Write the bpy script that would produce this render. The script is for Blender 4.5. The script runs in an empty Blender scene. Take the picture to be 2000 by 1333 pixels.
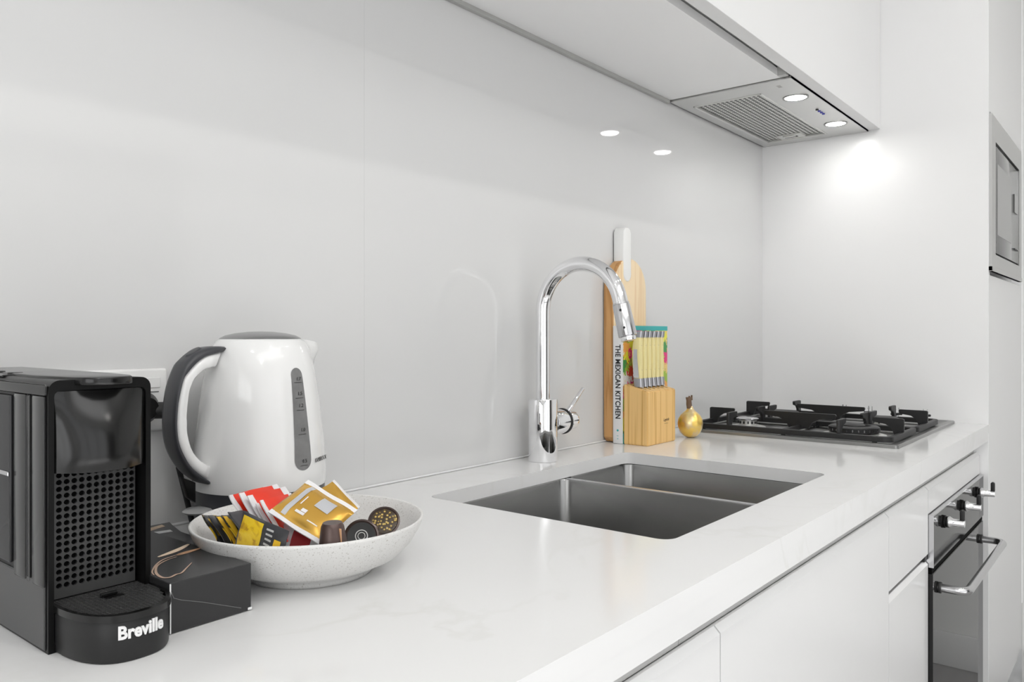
import bpy, bmesh, math, random
from mathutils import Vector, Matrix
PI = math.pi
R = math.radians
random.seed(7)
sc = bpy.context.scene
C = sc.collection
T = 0.90                                   # counter top height above the floor; coordinates below are measured from it

# ------------------------------------------------------------------ camera
cd = bpy.data.cameras.new('camera'); cam = bpy.data.objects.new('camera', cd); C.objects.link(cam)
cam.location = (-2.37116, -0.93683, T + 0.23641)
cam.rotation_euler = (R(90), 0, R(39.06 - 90))
cd.sensor_width = 36; cd.lens = 36 * 1550.7 / 2000; cd.shift_y = -15.1 / 2000
cd.clip_start = 0.02; cd.clip_end = 60
sc.camera = cam
sc.view_settings.view_transform = 'Standard'; sc.view_settings.look = 'None'
sc.view_settings.gamma = 1; sc.view_settings.use_curve_mapping = False
sc.view_settings.exposure = 0.02

# ------------------------------------------------------------------ world, daylight and added lights
w = bpy.data.worlds.new('sky'); sc.world = w; w.use_nodes = True
bg = w.node_tree.nodes['Background']; bg.inputs[0].default_value = (.97, .985, 1, 1); bg.inputs[1].default_value = 1.0
def area(name, loc, rot, sx, sy, power, col=(1, 1, 1), spread=180):
    l = bpy.data.lights.new(name, 'AREA'); l.shape = 'RECTANGLE'; l.size = sx; l.size_y = sy
    l.energy = power; l.color = col; l.spread = R(spread)
    o = bpy.data.objects.new(name, l); C.objects.link(o)
    o.location = (loc[0], loc[1], loc[2] + T); o.rotation_euler = rot
    return o
area('daylight_front_window', (-2.75, -3.46, 0.28), (R(90), 0, 0), 3.1, 2.2, 9)
area('added_terrace_daylight', (-5.26, -1.9, 0.35), (R(90), 0, R(-90)), 2.2, 2.2, 26)  # lamp in an unseen opening, added for broad daylight from the left
sun = bpy.data.lights.new('bounce_sun', 'SUN'); sun.energy = 21; sun.angle = R(1.2); sun.color = (.985, .99, 1)  # added sun: bounces off the floor up to the cabinet underside
so = bpy.data.objects.new('bounce_sun', sun); C.objects.link(so); so.location = (-2.5, -5, 4)
so.rotation_euler = Vector((.12, .62, -.77)).to_track_quat('-Z', 'Y').to_euler()
area('ceiling_fill', (-2.4, -2.3, 1.72), (0, 0, 0), 2.6, 1.2, 20)  # added fill lamp under the ceiling, no fitting there

# ------------------------------------------------------------------ materials
def mat(name, col=(.8, .8, .8), rough=.5, metal=0, spec=.5, coat=0, coat_r=.05, emit=None, es=0, ior=1.5, trans=0):
    m = bpy.data.materials.new(name); m.use_nodes = True
    b = m.node_tree.nodes['Principled BSDF']
    b.inputs['Base Color'].default_value = (*col, 1)
    b.inputs['Roughness'].default_value = rough; b.inputs['Metallic'].default_value = metal
    b.inputs['Specular IOR Level'].default_value = spec; b.inputs['IOR'].default_value = ior
    b.inputs['Coat Weight'].default_value = coat; b.inputs['Coat Roughness'].default_value = coat_r
    b.inputs['Transmission Weight'].default_value = trans
    if emit: b.inputs['Emission Color'].default_value = (*emit, 1); b.inputs['Emission Strength'].default_value = es
    return m
def nodes(m): return m.node_tree.nodes, m.node_tree.links, m.node_tree.nodes['Principled BSDF']
def ramp(n, stops, interp='LINEAR'):
    r = n.new('ShaderNodeValToRGB'); r.color_ramp.interpolation = interp
    e = r.color_ramp.elements
    while len(e) > 1: e.remove(e[-1])
    e[0].position = stops[0][0]; e[0].color = (*stops[0][1], 1)
    for p, c in stops[1:]:
        x = e.new(p); x.color = (*c, 1)
    return r
def noisy(name, stops, scale, rough=.5, metal=0, detail=4, stretch=None, bump=0, kind='noise', coat=0, spec=.5, coord='Object', dist=0):
    m = mat(name, stops[0][1], rough, metal, spec, coat); n, l, b = nodes(m)
    tc = n.new('ShaderNodeTexCoord'); mp = n.new('ShaderNodeMapping'); l.new(tc.outputs[coord], mp.inputs[0])
    if stretch: mp.inputs['Scale'].default_value = stretch
    if kind == 'noise':
        t = n.new('ShaderNodeTexNoise'); t.inputs['Detail'].default_value = detail; t.inputs['Distortion'].default_value = dist; out = t.outputs[0]
    else:
        t = n.new('ShaderNodeTexVoronoi'); out = t.outputs['Distance']
    t.inputs['Scale'].default_value = scale; l.new(mp.outputs[0], t.inputs['Vector'])
    r = ramp(n, stops); l.new(out, r.inputs[0]); l.new(r.outputs[0], b.inputs['Base Color'])
    if bump:
        bp = n.new('ShaderNodeBump'); bp.inputs['Strength'].default_value = bump; bp.inputs['Distance'].default_value = .001
        l.new(out, bp.inputs['Height']); l.new(bp.outputs[0], b.inputs['Normal'])
    return m
def quartz():
    m = mat('white_quartz', (.76, .76, .75), .12); n, l, b = nodes(m)
    tc = n.new('ShaderNodeTexCoord')
    t = n.new('ShaderNodeTexNoise'); t.inputs['Scale'].default_value = 1.6; t.inputs['Detail'].default_value = 7; t.inputs['Distortion'].default_value = 1.4
    l.new(tc.outputs['Object'], t.inputs['Vector'])
    r = ramp(n, [(0, (.80, .80, .80)), (.485, (.80, .80, .80)), (.5, (.76, .76, .75)), (.515, (.80, .80, .80)), (1, (.81, .81, .81))])
    l.new(t.outputs[0], r.inputs[0])
    t2 = n.new('ShaderNodeTexNoise'); t2.inputs['Scale'].default_value = 5; t2.inputs['Detail'].default_value = 3
    l.new(tc.outputs['Object'], t2.inputs['Vector'])
    mx = n.new('ShaderNodeMix'); mx.data_type = 'RGBA'; mx.inputs[6].default_value = (.80, .80, .80, 1)
    r2 = ramp(n, [(.35, (0, 0, 0)), (.62, (1, 1, 1))]); l.new(t2.outputs[0], r2.inputs[0])
    l.new(r2.outputs[0], mx.inputs[0]); l.new(r.outputs[0], mx.inputs[7]); l.new(mx.outputs[2], b.inputs['Base Color'])
    return m
def brushed(name, col, rough, stretch, bump=.04):
    m = mat(name, col, rough, 1); n, l, b = nodes(m)
    tc = n.new('ShaderNodeTexCoord'); mp = n.new('ShaderNodeMapping'); mp.inputs['Scale'].default_value = stretch
    t = n.new('ShaderNodeTexNoise'); t.inputs['Scale'].default_value = 60; t.inputs['Detail'].default_value = 3
    l.new(tc.outputs['Object'], mp.inputs[0]); l.new(mp.outputs[0], t.inputs['Vector'])
    bp = n.new('ShaderNodeBump'); bp.inputs['Strength'].default_value = bump; bp.inputs['Distance'].default_value = .0006
    l.new(t.outputs[0], bp.inputs['Height']); l.new(bp.outputs[0], b.inputs['Normal'])
    return m
def wood(name, a, bcol, scale, stretch, rough=.45):
    m = mat(name, a, rough); n, l, b = nodes(m)
    tc = n.new('ShaderNodeTexCoord'); mp = n.new('ShaderNodeMapping'); mp.inputs['Scale'].default_value = stretch
    l.new(tc.outputs['Object'], mp.inputs[0])
    t = n.new('ShaderNodeTexNoise'); t.inputs['Scale'].default_value = scale; t.inputs['Detail'].default_value = 2; t.inputs['Distortion'].default_value = .3
    l.new(mp.outputs[0], t.inputs['Vector'])
    mul = n.new('ShaderNodeMath'); mul.operation = 'MULTIPLY'; mul.inputs[1].default_value = 5.0
    fr = n.new('ShaderNodeMath'); fr.operation = 'PINGPONG'; fr.inputs[1].default_value = 1.0
    l.new(t.outputs[0], mul.inputs[0]); l.new(mul.outputs[0], fr.inputs[0])
    r = ramp(n, [(0, a), (.62, a), (1, bcol)]); l.new(fr.outputs[0], r.inputs[0]); l.new(r.outputs[0], b.inputs['Base Color'])
    return m
def stripes(name, axis, stops, rough=.3, metal=0, coord='Generated', bumpy=0):
    m = mat(name, stops[0][1], rough, metal); n, l, b = nodes(m)
    tc = n.new('ShaderNodeTexCoord'); s = n.new('ShaderNodeSeparateXYZ'); l.new(tc.outputs[coord], s.inputs[0])
    r = ramp(n, stops, 'CONSTANT'); l.new(s.outputs[axis], r.inputs[0]); l.new(r.outputs[0], b.inputs['Base Color'])
    return m

M = {}
M['splash'] = mat('painted_glass_grey', (.67, .67, .668), .035, spec=.5)
M['quartz'] = quartz()
M['lacquer'] = mat('white_lacquer', (.80, .80, .80), .22)
M['satin'] = mat('white_satin_panel', (.80, .80, .80), .24)
M['cab_under'] = mat('white_cabinet_base', (.90, .90, .90), .3, coat=1, coat_r=.22)
M['wall'] = noisy('white_wall_paint', [(0, (.78, .78, .77)), (1, (.80, .80, .79))], 40, .7)
M['ceil'] = noisy('ceiling_paint', [(0, (.82, .82, .81)), (1, (.84, .84, .83))], 30, .8)
M['floor'] = noisy('dark_grey_boards', [(0, (.28, .275, .27)), (.5, (.36, .355, .35)), (1, (.44, .435, .43))], 3, .35, stretch=(1, 12, 1), detail=6)
M['rail'] = mat('white_aluminium', (.72, .72, .71), .3)
M['steel'] = brushed('brushed_steel', (.56, .56, .55), .28, (1, 40, 1))
M['sink'] = brushed('sink_steel', (.36, .36, .355), .27, (30, 1, 1), .05)
M['hobsteel'] = brushed('hob_steel', (.30, .30, .295), .30, (40, 1, 1), .03)
M['hoodsteel'] = brushed('hood_steel', (.66, .66, .65), .3, (40, 1, 1), .03)
M['chrome'] = mat('chrome', (.86, .86, .87), .035, 1)
M['satin_chrome'] = mat('satin_chrome', (.62, .62, .63), .2, 1)
M['pewter'] = mat('pewter', (.38, .38, .40), .3, 1)
M['aluminium'] = mat('filter_aluminium', (.72, .72, .70), .35, .7)
M['iron'] = noisy('cast_iron', [(0, (.008, .008, .0085)), (1, (.016, .016, .0165))], 300, .45, bump=.1)
M['black'] = mat('black_plastic', (.004, .004, .004), .35, spec=.22)
M['gloss_black'] = mat('gloss_black_plastic', (.005, .005, .005), .19, spec=.5)
M['soft_black'] = mat('charcoal_plastic', (.016, .016, .0165), .42, spec=.4)
M['grille'] = mat('grey_grille', (.045, .045, .045), .45)
M['side_grey'] = mat('charcoal_gloss_side', (.022, .022, .022), .22, coat=.2)
M['hole'] = mat('hole_black', (.001, .001, .001), .8, spec=.1)
M['tank'] = mat('smoked_tank', (.03, .03, .032), .08)
M['kettle'] = mat('glossy_white_plastic', (.82, .82, .815), .09, coat=.3)
M['kettle_grey'] = mat('slate_grip', (.045, .046, .052), .38)
M['gauge'] = noisy('gauge_grey', [(0, (.13, .13, .13)), (1, (.24, .24, .24))], 60, .12)
M['print_dark'] = mat('dark_print', (.02, .02, .02), .5)
M['print_white'] = mat('white_print', (.85, .85, .85), .4)
M['ceramic'] = noisy('speckled_ceramic', [(0, (.42, .40, .37)), (.29, (.50, .48, .45)), (.37, (.72, .715, .70)), (1, (.76, .755, .74))], 620, .42, detail=1)
M['ovenglass'] = mat('dark_mirror_glass', (.02, .02, .02), .03, ior=1.27)
M['ovenpanel'] = mat('dark_mirror_panel', (.02, .02, .02), .05, ior=1.24)
M['darkgap'] = mat('shadow_gap_black', (.03, .03, .03), .7)
M['pine'] = wood('pine_block', (.84, .55, .22), (.64, .36, .10), 17, (6, 6, .10))
M['pine_light'] = wood('pale_board', (.88, .70, .46), (.80, .58, .34), 8, (5, 5, .3))
M['shaded_edge'] = wood('orange_shaded_edge', (.62, .34, .13), (.45, .22, .07), 8, (5, 5, .3))
M['white_paint'] = mat('white_painted_handle', (.84, .84, .83), .35)
M['paper'] = mat('book_pages', (.82, .81, .77), .8)
M['spine'] = mat('white_book_spine', (.80, .80, .80), .4)
M['teal'] = mat('teal_cover', (.03, .42, .42), .4)
M['cream'] = mat('cream_handle', (.82, .72, .34), .25)
M['lamp'] = mat('lamp_glow', (1, 1, 1), .4, emit=(1, .99, .96), es=14)
M['gold_pom'] = noisy('mottled_gold', [(0, (.70, .36, .04)), (.42, (.88, .62, .16)), (.52, (.74, .58, .34)), (.6, (.86, .70, .34)), (1, (.50, .36, .14))], 34, .28, .7, bump=.4)
M['brown_stem'] = noisy('brown_stem', [(0, (.10, .06, .035)), (1, (.22, .14, .09))], 60, .6)
M['red'] = noisy('red_paper', [(0, (.72, .018, .008)), (1, (.82, .05, .015))], 20, .35)
M['dark_red'] = mat('dark_red_paper', (.38, .012, .02), .35)
M['white_foil'] = noisy('white_crimped_edge', [(0, (.70, .69, .73)), (1, (.88, .88, .88))], 90, .35, bump=.2)
M['silver_foil'] = mat('silver_foil', (.66, .67, .70), .3, .5)
M['gold_foil'] = noisy('gold_foil', [(0, (.60, .32, .05)), (.55, (.74, .43, .08)), (1, (.82, .52, .13))], 14, .27, .7)
M['black_foil'] = noisy('black_yellow_foil', [(0, (.02, .02, .022)), (.50, (.025, .025, .027)), (.56, (.60, .38, .02)), (1, (.80, .55, .03))], 38, .28, dist=1)
M['tea_front'] = noisy('yellow_tea_print', [(0, (.05, .035, .01)), (.38, (.55, .30, .03)), (.5, (.85, .58, .03)), (1, (.95, .72, .12))], 60, .28, dist=2)
M['charcoal_foil'] = mat('charcoal_foil', (.06, .06, .065), .3)
M['yellow'] = mat('yellow_print', (.85, .52, .03), .35)
M['pod_brown'] = mat('brown_pod', (.095, .062, .055), .3, .4)
M['pod_rim'] = mat('dark_pod_rim', (.07, .05, .045), .3, .5)
M['pod_flecks'] = noisy('gold_flecked_tea', [(0, (.80, .62, .20)), (.26, (.60, .42, .10)), (.42, (.06, .035, .012)), (1, (.03, .018, .01))], 330, .3, kind='v', bump=.6)
M['mwglass'] = mat('microwave_glass', (.10, .10, .10), .08, spec=.8)
M['mwwin'] = mat('microwave_window', (.24, .24, .235), .12)
M['blue'] = mat('blue_button_light', (.03, .03, .16), .3, emit=(.05, .05, .6), es=.2)
M['outlet'] = mat('outlet_plastic', (.80, .80, .79), .35)
M['frame_dark'] = mat('charcoal_joinery', (.035, .034, .033), .4)
M['chan'] = mat('grey_channel', (.52, .52, .51), .4)

# ------------------------------------------------------------------ mesh helpers
class MB:
    def __init__(s): s.bm = bmesh.new()
    def _mi(s, faces, mi):
        for f in faces: f.material_index = mi
    def box(s, x0, x1, y0, y1, z0, z1, bev=0, seg=2, mi=0, mtx=None):
        b = bmesh.new(); bmesh.ops.create_cube(b, size=1)
        for v in b.verts: v.co = Vector((x0 + (v.co.x + .5) * (x1 - x0), y0 + (v.co.y + .5) * (y1 - y0), z0 + (v.co.z + .5) * (z1 - z0)))
        if bev: bmesh.ops.bevel(b, geom=b.edges[:], offset=bev, segments=seg, affect='EDGES', profile=.5)
        return s.merge(b, mi, mtx)
    def merge(s, b, mi=0, mtx=None):
        if mtx is not None: b.transform(mtx)
        b.verts.index_update(); vs = [s.bm.verts.new(v.co) for v in b.verts]
        for f in b.faces:
            try: nf = s.bm.faces.new([vs[v.index] for v in f.verts]); nf.material_index = mi
            except ValueError: pass
        b.free(); return s
    def lathe(s, prof, n=40, mi=0, mtx=None, cap=True, fn=None):
        b = bmesh.new(); rings = []
        for r, z in prof:
            if r < 1e-6: rings.append([b.verts.new((0, 0, z))])
            else: rings.append([b.verts.new((r * math.cos(2 * PI * i / n), r * math.sin(2 * PI * i / n), z)) for i in range(n)])
        for a, c in zip(rings, rings[1:]):
            if len(a) == 1 and len(c) == 1: continue
            for i in range(n):
                j = (i + 1) % n
                if len(a) == 1: b.faces.new((a[0], c[j], c[i]))
                elif len(c) == 1: b.faces.new((a[i], a[j], c[0]))
                else: b.faces.new((a[i], a[j], c[j], c[i]))
        if cap:
            if len(rings[0]) > 1: b.faces.new(rings[0][::-1])
            if len(rings[-1]) > 1: b.faces.new(rings[-1])
        if fn:
            for v in b.verts: v.co = fn(v.co.copy())
        bmesh.ops.recalc_face_normals(b, faces=b.faces[:])
        return s.merge(b, mi, mtx)
    def cyl(s, p0, p1, r, r1=None, n=28, mi=0, bev=0):
        p0 = Vector(p0); p1 = Vector(p1); d = p1 - p0; L = d.length; r1 = r if r1 is None else r1
        if bev: prof = [(0, 0), (r - bev, 0), (r - bev * .3, bev * .3), (r, bev), (r1, L - bev), (r1 - bev * .3, L - bev * .3), (r1 - bev, L), (0, L)]
        else: prof = [(0, 0), (r, 0), (r1, L), (0, L)]
        q = Vector((0, 0, 1)).rotation_difference(d.normalized()).to_matrix().to_4x4()
        return s.lathe(prof, n, mi, Matrix.Translation(p0) @ q)
    def sweep(s, path, sec, mi=0, up=(0, 0, 1), closed=False, cap=True, scale=None):
        """sec: list of (a,b) offsets along side/up vectors"""
        P = [Vector(p) for p in path]; b = bmesh.new(); rings = []; up = Vector(up)
        prev = None
        for i, p in enumerate(P):
            t = (P[min(i + 1, len(P) - 1)] - P[max(i - 1, 0)]).normalized()
            if prev is None:
                side = t.cross(up)
                if side.length < 1e-4: side = t.cross(Vector((0, 1, 0)))
                side.normalize()
            else:
                side = (prev - t * prev.dot(t)).normalized()
            prev = side; u = side.cross(t).normalized()
            k = scale[i] if scale else 1
            rings.append([b.verts.new(p + side * a * k + u * c * k) for a, c in sec])
        n = len(sec)
        for a, c in zip(rings, rings[1:]):
            for i in range(n):
                j = (i + 1) % n; b.faces.new((a[i], a[j], c[j], c[i]))
        if cap: b.faces.new(rings[0][::-1]); b.faces.new(rings[-1])
        bmesh.ops.recalc_face_normals(b, faces=b.faces[:])
        return s.merge(b, mi)
    def tube(s, path, r, n=16, mi=0, scale=None, up=(0, 0, 1)):
        return s.sweep(path, [(r * math.cos(2 * PI * i / n), r * math.sin(2 * PI * i / n)) for i in range(n)], mi, scale=scale, up=up)
    def prism(s, pts, h0, h1, axis='z', bev=0, mi=0, seg=2):
        """polygon pts extruded from h0 to h1 along axis"""
        b = bmesh.new()
        def mk(p, h): return {'z': (p[0], p[1], h), 'y': (p[0], h, p[1]), 'x': (h, p[0], p[1])}[axis]
        a = [b.verts.new(mk(p, h0)) for p in pts]; c = [b.verts.new(mk(p, h1)) for p in pts]
        f0 = b.faces.new(a); f1 = b.faces.new(c[::-1])
        n = len(pts)
        for i in range(n):
            j = (i + 1) % n; b.faces.new((a[i], c[i], c[j], a[j]))
        bmesh.ops.recalc_face_normals(b, faces=b.faces[:])
        if bev:
            es = set(f0.edges) | set(f1.edges)
            bmesh.ops.bevel(b, geom=list(es), offset=bev, segments=seg, affect='EDGES', profile=.5)
        return s.merge(b, mi)
    def perf(s, fn, nx, ny, hole, depth, keep=None, mi=0):
        """perforated sheet; fn(u,v,d)->point with u,v in cells; hole(i)->8 offsets in cell units; d depth"""
        for i in range(nx):
            for j in range(ny):
                if keep and not keep(i + .5, j + .5): continue
                o = [(i, j), (i + .5, j), (i + 1, j), (i + 1, j + .5), (i + 1, j + 1), (i + .5, j + 1), (i, j + 1), (i, j + .5)]
                ov = [s.bm.verts.new(fn(a, b, 0)) for a, b in o]
                hv = [s.bm.verts.new(fn(i + .5 + a, j + .5 + b, 0)) for a, b in hole]
                dv = [s.bm.verts.new(fn(i + .5 + a, j + .5 + b, depth)) for a, b in hole]
                for k in range(8):
                    q = (k + 1) % 8
                    for f in ((ov[k], ov[q], hv[q], hv[k]), (hv[k], hv[q], dv[q], dv[k])):
                        s.bm.faces.new(f).material_index = mi
        return s
    def mesh(s, name, mats, smooth=35):
        me = bpy.data.meshes.new(name); bmesh.ops.remove_doubles(s.bm, verts=s.bm.verts[:], dist=1e-6)
        bmesh.ops.recalc_face_normals(s.bm, faces=s.bm.faces[:])
        s.bm.to_mesh(me); s.bm.free()
        for m in (mats if isinstance(mats, (list, tuple)) else [mats]): me.materials.append(m)
        me.shade_smooth()
        if smooth < 180: me.set_sharp_from_angle(angle=R(smooth))
        return me
INFO = {}
def tag(o, label, cat, group=None, kind=None):
    if label: o['label'] = label
    if cat: o['category'] = cat
    if group: o['group'] = group
    if kind: o['kind'] = kind
    return o
def thing(name, label, cat, loc, rz=0, group=None, rot=None):
    o = bpy.data.objects.new(name, None); C.objects.link(o); o.empty_display_size = .02
    o.location = (loc[0], loc[1], loc[2] + T); o.rotation_euler = rot if rot else (0, 0, rz)
    return tag(o, label, cat, group)
def part(name, mb, mats, parent, label=None, ab=False, smooth=35, loc=None, rot=None):
    """child of a thing; ab=True: vertices given in counter coordinates"""
    me = mb.mesh(name, mats, smooth) if isinstance(mb, MB) else mb
    if ab:
        root = parent
        while root.parent: root = root.parent
        me.transform(Matrix.Translation((-root.location.x, -root.location.y, -(root.location.z - T))))
    o = bpy.data.objects.new(name, me); C.objects.link(o); o.parent = parent
    if loc: o.location = loc
    if rot: o.rotation_euler = rot
    if label: o['label'] = label
    return o
def single(name, mb, mats, label=None, cat=None, group=None, kind=None, smooth=35):
    me = mb.mesh(name, mats, smooth) if isinstance(mb, MB) else mb
    o = bpy.data.objects.new(name, me); C.objects.link(o); o.location.z = T
    return tag(o, label, cat, group, kind)
def struct(name, mb, mats, smooth=35): return single(name, mb, mats, kind='structure', smooth=smooth)
def text_mesh(body, size, depth, m, mtx, offset=0, shear=0, align='CENTER', space=1, sx=1):
    cu = bpy.data.curves.new('lettering', 'FONT'); cu.body = body; cu.size = size; cu.extrude = depth; cu.offset = offset
    cu.shear = shear; cu.align_x = align; cu.align_y = 'CENTER'; cu.space_character = space; cu.resolution_u = 3
    o = bpy.data.objects.new('lettering_tmp', cu); C.objects.link(o)
    dg = bpy.context.evaluated_depsgraph_get(); dg.update()
    me = bpy.data.meshes.new_from_object(o.evaluated_get(dg)); me.name = 'lettering'
    bpy.data.objects.remove(o); bpy.data.curves.remove(cu)
    me.transform(mtx @ Matrix.Diagonal((sx, 1, 1, 1)))
    me.materials.clear(); me.materials.append(m)
    return me
def axes(o, x, y, z):
    x, y, z = Vector(x), Vector(y), Vector(z)
    return Matrix(((x.x, y.x, z.x, o[0]), (x.y, y.y, z.y, o[1]), (x.z, y.z, z.z, o[2]), (0, 0, 0, 1)))
def rrect(x0, x1, y0, y1, r, n=6):
    pts = []
    for cx, cy, a in ((x1 - r, y1 - r, 0), (x0 + r, y1 - r, 90), (x0 + r, y0 + r, 180), (x1 - r, y0 + r, 270)):
        for i in range(n + 1):
            t = R(a + 90 * i / n); pts.append((cx + r * math.cos(t), cy + r * math.sin(t)))
    return pts
def plate_with_hole(outer, holes, z0, z1, name):
    cu = bpy.data.curves.new(name, 'CURVE'); cu.dimensions = '2D'; cu.fill_mode = 'BOTH'; cu.extrude = (z1 - z0) / 2
    for loop in [outer] + holes:
        sp = cu.splines.new('POLY'); sp.points.add(len(loop) - 1); sp.use_cyclic_u = True
        for p, q in zip(sp.points, loop): p.co = (q[0], q[1], 0, 1)
    o = bpy.data.objects.new('tmp', cu); C.objects.link(o)
    dg = bpy.context.evaluated_depsgraph_get(); dg.update()
    me = bpy.data.meshes.new_from_object(o.evaluated_get(dg)); bpy.data.objects.remove(o); bpy.data.curves.remove(cu)
    b = bmesh.new(); b.from_mesh(me); bmesh.ops.translate(b, verts=b.verts[:], vec=(0, 0, (z0 + z1) / 2))
    bpy.data.meshes.remove(me)
    return b
OCT = [(math.cos(PI * k / 4 - PI * .75), math.sin(PI * k / 4 - PI * .75)) for k in range(8)]

# ------------------------------------------------------------------ room shell
XR, XL, YF = 0.68, -5.2, -3.4
ZC = 1.75
m = MB(); m.box(XL - .3, XR + .9, YF - .3, .3, -.95, -.90); struct('floor', m, M['floor'])
m = MB(); m.box(XL - .3, XR + .9, YF - .3, .3, ZC, ZC + .05); struct('ceiling', m, M['ceil'])
m = MB(); m.box(XL, XR + .6, .008, .12, -.9, ZC); struct('wall_back', m, M['wall'])
m = MB(); m.box(XR, XR + .12, YF, -.598, -.9, ZC); struct('wall_right', m, M['wall'])
b = plate_with_hole([(XL - .1, -.9), (XR + .12, -.9), (XR + .12, ZC), (XL - .1, ZC)], [[(-4.35, -.85), (-1.15, -.85), (-1.15, 1.4), (-4.35, 1.4)]], -.06, .06, 'wall')
m = MB(); m.merge(b, 0, axes((0, YF - .06, 0), (1, 0, 0), (0, 0, 1), (0, -1, 0))); struct('wall_front', m, M['wall'])
b = plate_with_hole([(YF, -.9), (.008, -.9), (.008, ZC), (YF, ZC)], [[(-3.0, -.85), (-.8, -.85), (-.8, 1.4), (-3.0, 1.4)]], -.06, .06, 'wall')
m = MB(); m.merge(b, 0, axes((XL - .06, 0, 0), (0, 1, 0), (0, 0, 1), (1, 0, 0))); struct('wall_left', m, M['wall'])
m = MB()
for x in (-4.35, -3.3, -2.25, -1.22): m.box(x, x + .07, YF - .08, YF - .03, -.85, 1.4)
for z in (-.85, 1.35): m.box(-4.35, -1.15, YF - .08, YF - .03, z, z + .05)
struct('window_1', m, M['frame_dark'])
m = MB()
for y in (-3.0, -1.92, -.86): m.box(XL - .09, XL - .03, y, y + .06, -.85, 1.4)
for z in (-.85, 1.34): m.box(XL - .09, XL - .03, -3.0, -.8, z, z + .06)
struct('added_terrace_door', m, M['frame_dark'])  # unseen terrace door, added to let in the left daylight
m = MB(); m.box(-.98, -.12, YF + .001, YF + .035, -.9, 1.16, .002); m.box(-1.04, -.98, YF + .001, YF + .05, -.9, 1.22, .002); m.box(-.12, -.06, YF + .001, YF + .05, -.9, 1.22, .002); m.box(-.98, -.12, YF + .001, YF + .05, 1.16, 1.22, .002); m.cyl((-.20, YF + .035, .08), (-.20, YF + .085, .08), .011); m.cyl((-.21, YF + .08, .08), (-.32, YF + .08, .08), .009)
struct('added_reflection_door', m, M['frame_dark'])  # unseen dark door added so the chrome has something dark to reflect
m = MB(); m.box(XR - .014, XR, YF, -.61, -.9, -.785, .003); struct('baseboard_right', m, M['lacquer'])
m = MB(); m.box(-1.13, -1.045, YF, YF + .014, -.9, -.785, .003); m.box(-.055, XR, YF, YF + .014, -.9, -.785, .003); struct('baseboard_front', m, M['lacquer'])
for i, (x, y) in enumerate(((-3.3, -1.15), (-1.9, -1.35), (-.6, -1.35), (-3.3, -2.6), (-.9, -2.6))):
    m = MB(); m.lathe([(.046, ZC), (.048, ZC - .004), (.038, ZC - .006), (.036, ZC - .001)], 32, 0, Matrix.Translation((x, y, 0)), cap=False)
    m.lathe([(0, ZC - .002), (.036, ZC - .002)], 32, 1, Matrix.Translation((x, y, 0)), cap=False)
    struct('trim_%d' % (i + 1), m, [M['lacquer'], M['lamp']])
    l = bpy.data.lights.new('downlight', 'AREA'); l.shape = 'DISK'; l.size = .07; l.energy = 4.2; l.color = (1, .98, .94)
    o = bpy.data.objects.new('downlight', l); C.objects.link(o); o.location = (x, y, T + ZC - .01)

# ------------------------------------------------------------------ splashback (two sheets of painted glass, fine joint)
for x0, x1, lab in ((-1.57391, 0, 'glossy grey glass splashback sheet behind the tap and hob'), (-3.6, -1.57409, 'glossy grey glass splashback sheet behind the kettle and coffee machine')):
    m = MB(); m.box(x0, x1, 0, .007, 0, .86)
    single('splashback_panel', m, M['splash'], lab, 'splashback', 'splashback glass sheets')

# ------------------------------------------------------------------ tall cabinet with built-in microwave
tc_ = thing('tall_cabinet', 'tall white cabinet at the right end of the counter, holding the built-in microwave', 'cabinet', (.33, -.3, -.9))
m = MB(); m.box(0, .018, -.6, .006, -.9, ZC - .03, .0008, 1); part('side_panel', m, M['satin'], tc_, ab=True)
m = MB(); m.box(.02, .66, -.597, -.58, .82, ZC - .04, .001, 1); part('door', m, M['satin'], tc_, ab=True)
m = MB(); m.box(.02, .66, -.597, -.58, -.79, .39, .001, 1); part('door', m, M['satin'], tc_, ab=True)
m = MB(); m.box(.02, .60, -.578, -.02, .395, .815); part('carcass', m, M['cab_under'], tc_, ab=True)
m = MB(); m.box(.6605, .6795, -.597, -.57, -.79, ZC - .03, .0003, 1); part('filler_strip', m, M['satin'], tc_, ab=True)
m = MB(); m.box(.018, .679, -.560, -.545, -.9, -.79); part('kickboard', m, M['lacquer'], tc_, ab=True)
mw = thing('microwave', 'built-in stainless microwave in the tall white cabinet at the right edge', 'microwave', (.30, -.60, .40))
b = plate_with_hole([(.003, .398), (.585, .398), (.585, .806), (.003, .806)], [rrect(.062, .528, .444, .742, .004, 2)], -.004, .004, 'mw')
m = MB(); m.merge(b, 0, axes((0, -.6035, 0), (1, 0, 0), (0, 0, 1), (0, -1, 0))); part('trim_frame', m, M['steel'], mw, ab=True)
m = MB(); m.box(.003, .585, -.5995, -.598, .398, .806); part('frame_edge', m, M['print_dark'], mw, 'dark edge of the frame', ab=True)
m = MB(); m.box(.067, .523, -.606, -.600, .450, .735, .002); dr = part('door', m, M['mwglass'], mw, 'dark glass door', ab=True)
m = MB(); m.box(.10, .36, -.6068, -.606, .50, .69); part('window', m, M['mwwin'], dr, ab=True)
m = MB(); m.box(.43, .50, -.6068, -.606, .60, .655, .0003, 1); part('display', m, M['mwwin'], dr, ab=True)
m = MB(); m.box(.43, .505, -.607, -.606, .488, .492); part('button_line', m, M['print_dark'], dr, ab=True)
m = MB(); m.box(.003, .585, -.6085, -.599, .398, .411, .001, 1); part('vent_strip', m, M['steel'], mw, ab=True)

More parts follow.
